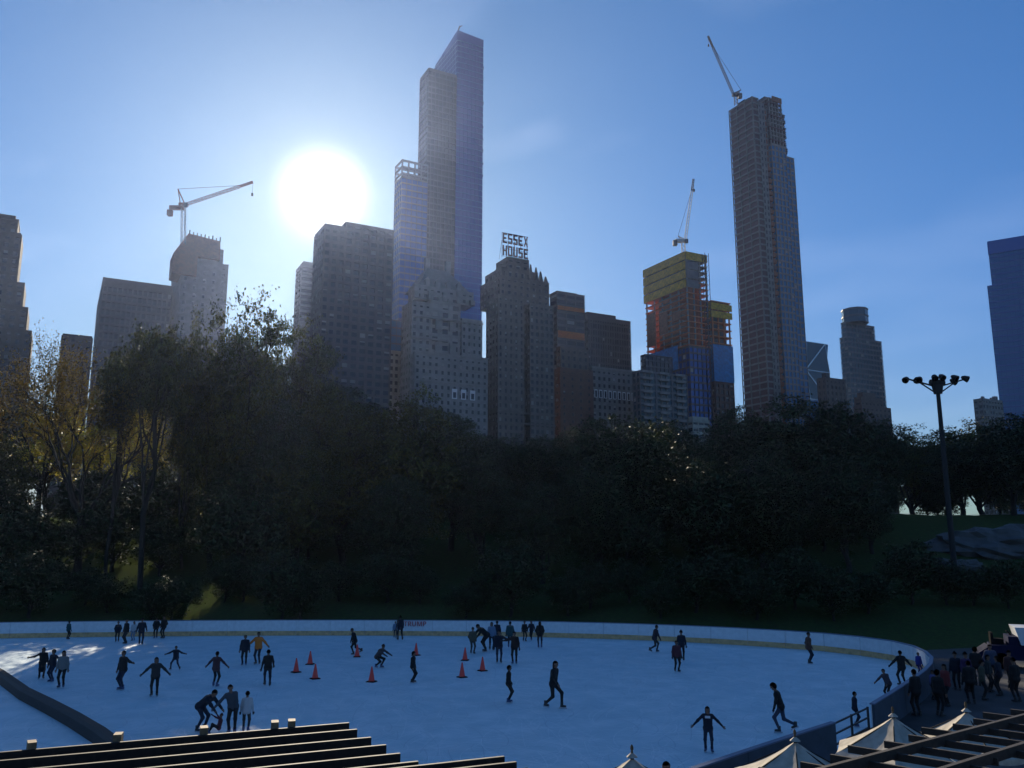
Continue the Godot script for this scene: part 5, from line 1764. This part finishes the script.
func parasol(px: float, py: float, apex: float, half: float, turn: float, label: String) -> void:
	var p := on_level(px, py, apex)
	var t := thing("parasol", label, "parasol", Vector3(p.x, 0.004, p.z), turn)
	var drop := half * 0.52
	var m := MB.new()
	m.tube([Vector3(0, 0.05, 0), Vector3(0, apex - 0.05, 0)], [0.03, 0.03], 8)
	put(m, "pole", M.dark_wood, t)
	m = MB.new()
	m.tube([Vector3(0, 0, 0), Vector3(0, 0.06, 0), Vector3(0, 0.10, 0)], [0.32, 0.30, 0.08], 12)
	put(m, "base", M.dark_metal, t)
	var cor := []
	for k in 6:
		var a := TAU * k / 6
		cor.append(Vector3(cos(a) * half, apex - 0.06 - drop, sin(a) * half))
	for k in 6:
		var A: Vector3 = cor[k]
		var B: Vector3 = cor[(k + 1) % 6]
		m = MB.new()
		var top := Vector3(0, apex - 0.06, 0)
		var rows := 6
		var colsn := 6
		var grid := []
		for i in rows + 1:
			var u := float(i) / rows
			var line := []
			for j in colsn + 1:
				var w := float(j) / colsn
				var q: Vector3 = top.lerp(A.lerp(B, w), u)
				q.y -= 0.07 * sin(w * PI) * u + 0.05 * sin(u * PI)
				q += Vector3(0, 0.0, 0)
				line.append(q)
			grid.append(line)
		for i in rows:
			for j in colsn:
				m.quad(grid[i][j], grid[i][j + 1], grid[i + 1][j + 1], grid[i + 1][j])
		for j in colsn: # valance
			m.quad(grid[rows][j], grid[rows][j + 1], grid[rows][j + 1] + Vector3(0, -0.11, 0), grid[rows][j] + Vector3(0, -0.11, 0))
		put(m, "canopy_panel", M.canvas, t)
		m = MB.new()
		m.bar(Vector3(0, apex - 0.10, 0), A + Vector3(0, -0.03, 0), 0.02)
		put(m, "rib", M.dark_wood, t)
	m = MB.new()
	for k in 6:
		var a := TAU * k / 6
		var b := TAU * (k + 1) / 6
		m.tri(Vector3(0, apex + 0.03, 0), Vector3(cos(b) * 0.10, apex - 0.05, sin(b) * 0.10), Vector3(cos(a) * 0.10, apex - 0.05, sin(a) * 0.10))
	put(m, "vent_cap", M.canvas, t)
	m = MB.new()
	m.tube([Vector3(0, apex - 0.02, 0), Vector3(0, apex + 0.05, 0), Vector3(0, apex + 0.07, 0), Vector3(0, apex + 0.11, 0), Vector3(0, apex + 0.14, 0)], [0.025, 0.016, 0.028, 0.024, 0.008], 8)
	put(m, "finial", M.brass, t)

func make_pergolas() -> void:
	var h := 4.2
	# slatted roof at the bottom left
	var e0 := on_level(348, 723, h)
	var l0 := on_level(0, 752.5, h)
	var dir := (l0 - e0).normalized()
	var ends := [[349, 722.5], [357, 729], [371, 737], [386, 744.5], [400, 753], [418, 761]]
	var t := thing("slatted_pergola", "dark slatted wooden pergola with sunlit top edges beside the divider", "pergola")
	var step := (on_level(418, 761, h) - on_level(349, 722.5, h)) / 5.0
	for k in 9:
		var e: Vector3 = on_level(ends[k][0], ends[k][1], h) if k < 6 else on_level(418, 761, h) + step * (k - 5)
		var m := MB.new()
		var L := 9.0 + k * 0.4
		m.bar(e + Vector3(0, -0.05, 0), e + dir * L + Vector3(0, -0.05, 0), 0.038, 0.10)
		put(m, "slat", M.dark_wood, t)
	var ac := dir.cross(Vector3.UP).normalized()
	if ac.z > 0: ac = -ac
	for q in [[30, 751], [118, 742.5], [205, 735.5], [277, 729.6], [294, 728.2]]:
		var p := on_level(q[0], q[1], h)
		var m := MB.new()
		m.bar(p + ac * 0.30 + Vector3(0, -0.17, 0), p - ac * 4.2 + Vector3(0, -0.17, 0), 0.07, 0.13)
		var jo := put(m, "joist", M.fresh_wood, t)
		m = MB.new()
		m.box(p + ac * 0.16 + Vector3(0, -0.02, 0), Vector3(0.085, 0.17, 0.16), Basis(Vector3.UP, rng.randf_range(-0.2, 0.2) + 0.4))
		put(m, "end_block", M.fresh_wood, jo)
	for q in [[118, 742.5], [294, 728]]:
		for r in [0.3, 3.6]:
			var p: Vector3 = on_level(q[0], q[1], h) - ac * float(r)
			var m := MB.new()
			m.bar(Vector3(p.x, 0.0, p.z), Vector3(p.x, h - 0.12, p.z), 0.14)
			put(m, "post", M.dark_wood, t)
	for q in [[504, 756], [516, 761.5], [528, 768]]:
		var a := on_level(q[0], q[1], h)
		var m := MB.new()
		m.bar(a + Vector3(0, -0.05, 0), a + dir * 1.6 + Vector3(0, -0.05, 0), 0.038, 0.10)
		put(m, "slat", M.dark_wood, t)
	# lattice roof at the bottom right
	var g := thing("lattice_pergola", "dark wooden lattice pergola standing in front of the beige parasols", "pergola")
	var o := on_level(880, 752, h)
	var gd := (on_level(1024, 714, h) - o).normalized()
	var rd := (on_level(988, 753, h) - on_level(929, 744, h)).normalized()
	var nrm := gd.cross(Vector3.UP).normalized()
	if nrm.z < 0: nrm = -nrm
	for k in 6:
		var a := o + nrm * (0.70 * k)
		var m := MB.new()
		m.bar(a - gd * 3.6 + Vector3(0, -0.05, 0), a + gd * 6.5 + Vector3(0, -0.05, 0), 0.05, 0.10)
		put(m, "girder", M.weathered_wood, g)
	for k in 17:
		var a := o + gd * (-2.9 + 0.52 * k) - nrm * (0.38 if k % 3 else 0.5)
		var m := MB.new()
		var L: float = [3.9, 1.15, 2.6][k % 3]
		m.bar(a + Vector3(0, -0.085, 0), a + rd * L + Vector3(0, -0.085, 0), 0.035, 0.075)
		put(m, "rafter", M.weathered_wood, g)
	for q in [0.2, 4.6]:
		for w in [0.35, 2.8]:
			var p: Vector3 = o + gd * q + nrm * w
			var m := MB.new()
			m.bar(Vector3(p.x, 0.0, p.z), Vector3(p.x, h - 0.14, p.z), 0.14)
			put(m, "post", M.dark_wood, g)

func make_vehicle() -> void:
	var p := on_level(1013, 667, 0.004)
	var t := thing("ice_resurfacer", "dark blue ice resurfacer with lettered white tank parked beyond the terrace", "vehicle", p, deg_to_rad(-22))
	# local x to the right, z towards the eye
	var m := MB.new()
	m.hexa([Vector3(-1.1, 0.45, 1.0), Vector3(2.6, 0.45, 1.0), Vector3(2.6, 0.45, -1.0), Vector3(-1.1, 0.45, -1.0), Vector3(-1.0, 1.15, 0.98), Vector3(2.6, 1.2, 0.98), Vector3(2.6, 1.2, -0.98), Vector3(-1.0, 1.15, -0.98)])
	put(m, "body", M.vehicle_blue, t)
	m = MB.new()
	m.hexa([Vector3(0.35, 1.21, 1.04), Vector3(2.7, 1.21, 1.04), Vector3(2.7, 1.21, -1.0), Vector3(0.35, 1.21, -1.0), Vector3(0.12, 2.1, 1.06), Vector3(2.75, 2.1, 1.06), Vector3(2.75, 2.1, -1.02), Vector3(0.12, 2.1, -1.02)])
	var tank := put(m, "snow_tank", M.vehicle_white, t)
	var tx := TextMesh.new()
	tx.text = "TRUMP"
	tx.font_size = 64
	tx.pixel_size = 0.0068
	tx.depth = 0.02
	var lt := put(tx, "lettering", M.letter_red, tank)
	lt.position = Vector3(1.45, 1.68, 1.085)
	m = MB.new()
	m.span(-0.95, -0.35, 1.16, 1.42, -0.4, 0.4)
	m.span(-0.95, -0.83, 1.42, 1.75, -0.4, 0.4)
	put(m, "seat", M.rubber, t)
	m = MB.new()
	m.span(-0.2, 0.3, 1.16, 1.62, -0.9, 0.9)
	put(m, "dashboard", M.vehicle_blue, t)
	m = MB.new()
	m.bar(Vector3(0.15, 1.16, 0), Vector3(-0.02, 1.72, 0), 0.06)
	m.tube([Vector3(-0.05, 1.70, 0), Vector3(-0.01, 1.74, 0)], [0.2, 0.2], 12)
	put(m, "steering_wheel", M.rubber, t)
	for x in [-0.6, 1.9]:
		for z in [-0.95, 0.95]:
			m = MB.new()
			m.tube([Vector3(x, 0.4, z - 0.13), Vector3(x, 0.4, z + 0.13)], [0.4, 0.4], 16)
			var wl := put(m, "wheel", M.rubber, t)
			m = MB.new()
			m.tube([Vector3(x, 0.4, z - 0.14), Vector3(x, 0.4, z + 0.14)], [0.2, 0.2], 12)
			put(m, "rim", M.steel, wl)
	m = MB.new()
	m.hexa([Vector3(-1.9, 0.1, 0.95), Vector3(-1.15, 0.1, 0.95), Vector3(-1.15, 0.1, -0.95), Vector3(-1.9, 0.1, -0.95), Vector3(-1.7, 0.7, 0.95), Vector3(-1.12, 1.1, 0.95), Vector3(-1.12, 1.1, -0.95), Vector3(-1.7, 0.7, -0.95)])
	put(m, "conditioner", M.vehicle_blue, t)

# ---------------------------------------------------------------- all
func _ready() -> void:
	rng.seed = 7
	noise.seed = 3
	noise.frequency = 0.02
	var cam := Camera3D.new()
	cam.name = "camera"
	cam.fov = rad_to_deg(2 * atan(384.0 / F))
	cam.near = 0.1
	cam.far = 6000
	cam.position = Vector3(0, EYE, 0)
	cam.rotation.x = PITCH
	add_child(cam)
	cam.current = true
	var env := Environment.new()
	env.background_mode = Environment.BG_SKY
	env.sky = make_sky()
	env.tonemap_mode = Environment.TONE_MAPPER_LINEAR
	env.tonemap_exposure = 1.75
	env.background_energy_multiplier = 0.571
	# thin haze that scatters the low sun forwards
	env.volumetric_fog_enabled = true
	env.volumetric_fog_density = 0.000062
	env.volumetric_fog_albedo = Color(0.72, 0.80, 1.0)
	env.volumetric_fog_anisotropy = 0.75
	env.sdfgi_enabled = true
	env.ssao_enabled = true
	env.ssil_enabled = true
	var we := WorldEnvironment.new()
	we.name = "world"
	we.environment = env
	add_child(we)
	var sun := DirectionalLight3D.new()
	sun.name = "sun"
	sun.light_energy = 1.55
	sun.light_color = Color(1.0, 0.94, 0.84)
	sun.light_angular_distance = 0.5
	sun.shadow_enabled = true
	add_child(sun)
	sun.look_at_from_position(SUN * 100, Vector3.ZERO)
	make_materials()
	make_ground()
	make_rink()
	make_city()
	make_park()
	make_trees()
	make_pergolas()
	parasol(795, 738, 3.0, 1.25, 0.25, "beige parasol closest to the end of the near boards")
	parasol(893, 714, 3.0, 1.25, 0.1, "beige parasol with one bright sunlit panel behind the rail gate")
	parasol(966, 709, 3.0, 1.2, 0.4, "beige parasol half hidden behind the lattice pergola")
	parasol(632, 754, 3.0, 1.2, 0.5, "beige parasol whose finial alone rises beside the near boards")
	make_vehicle()
	make_cones()
	make_people()
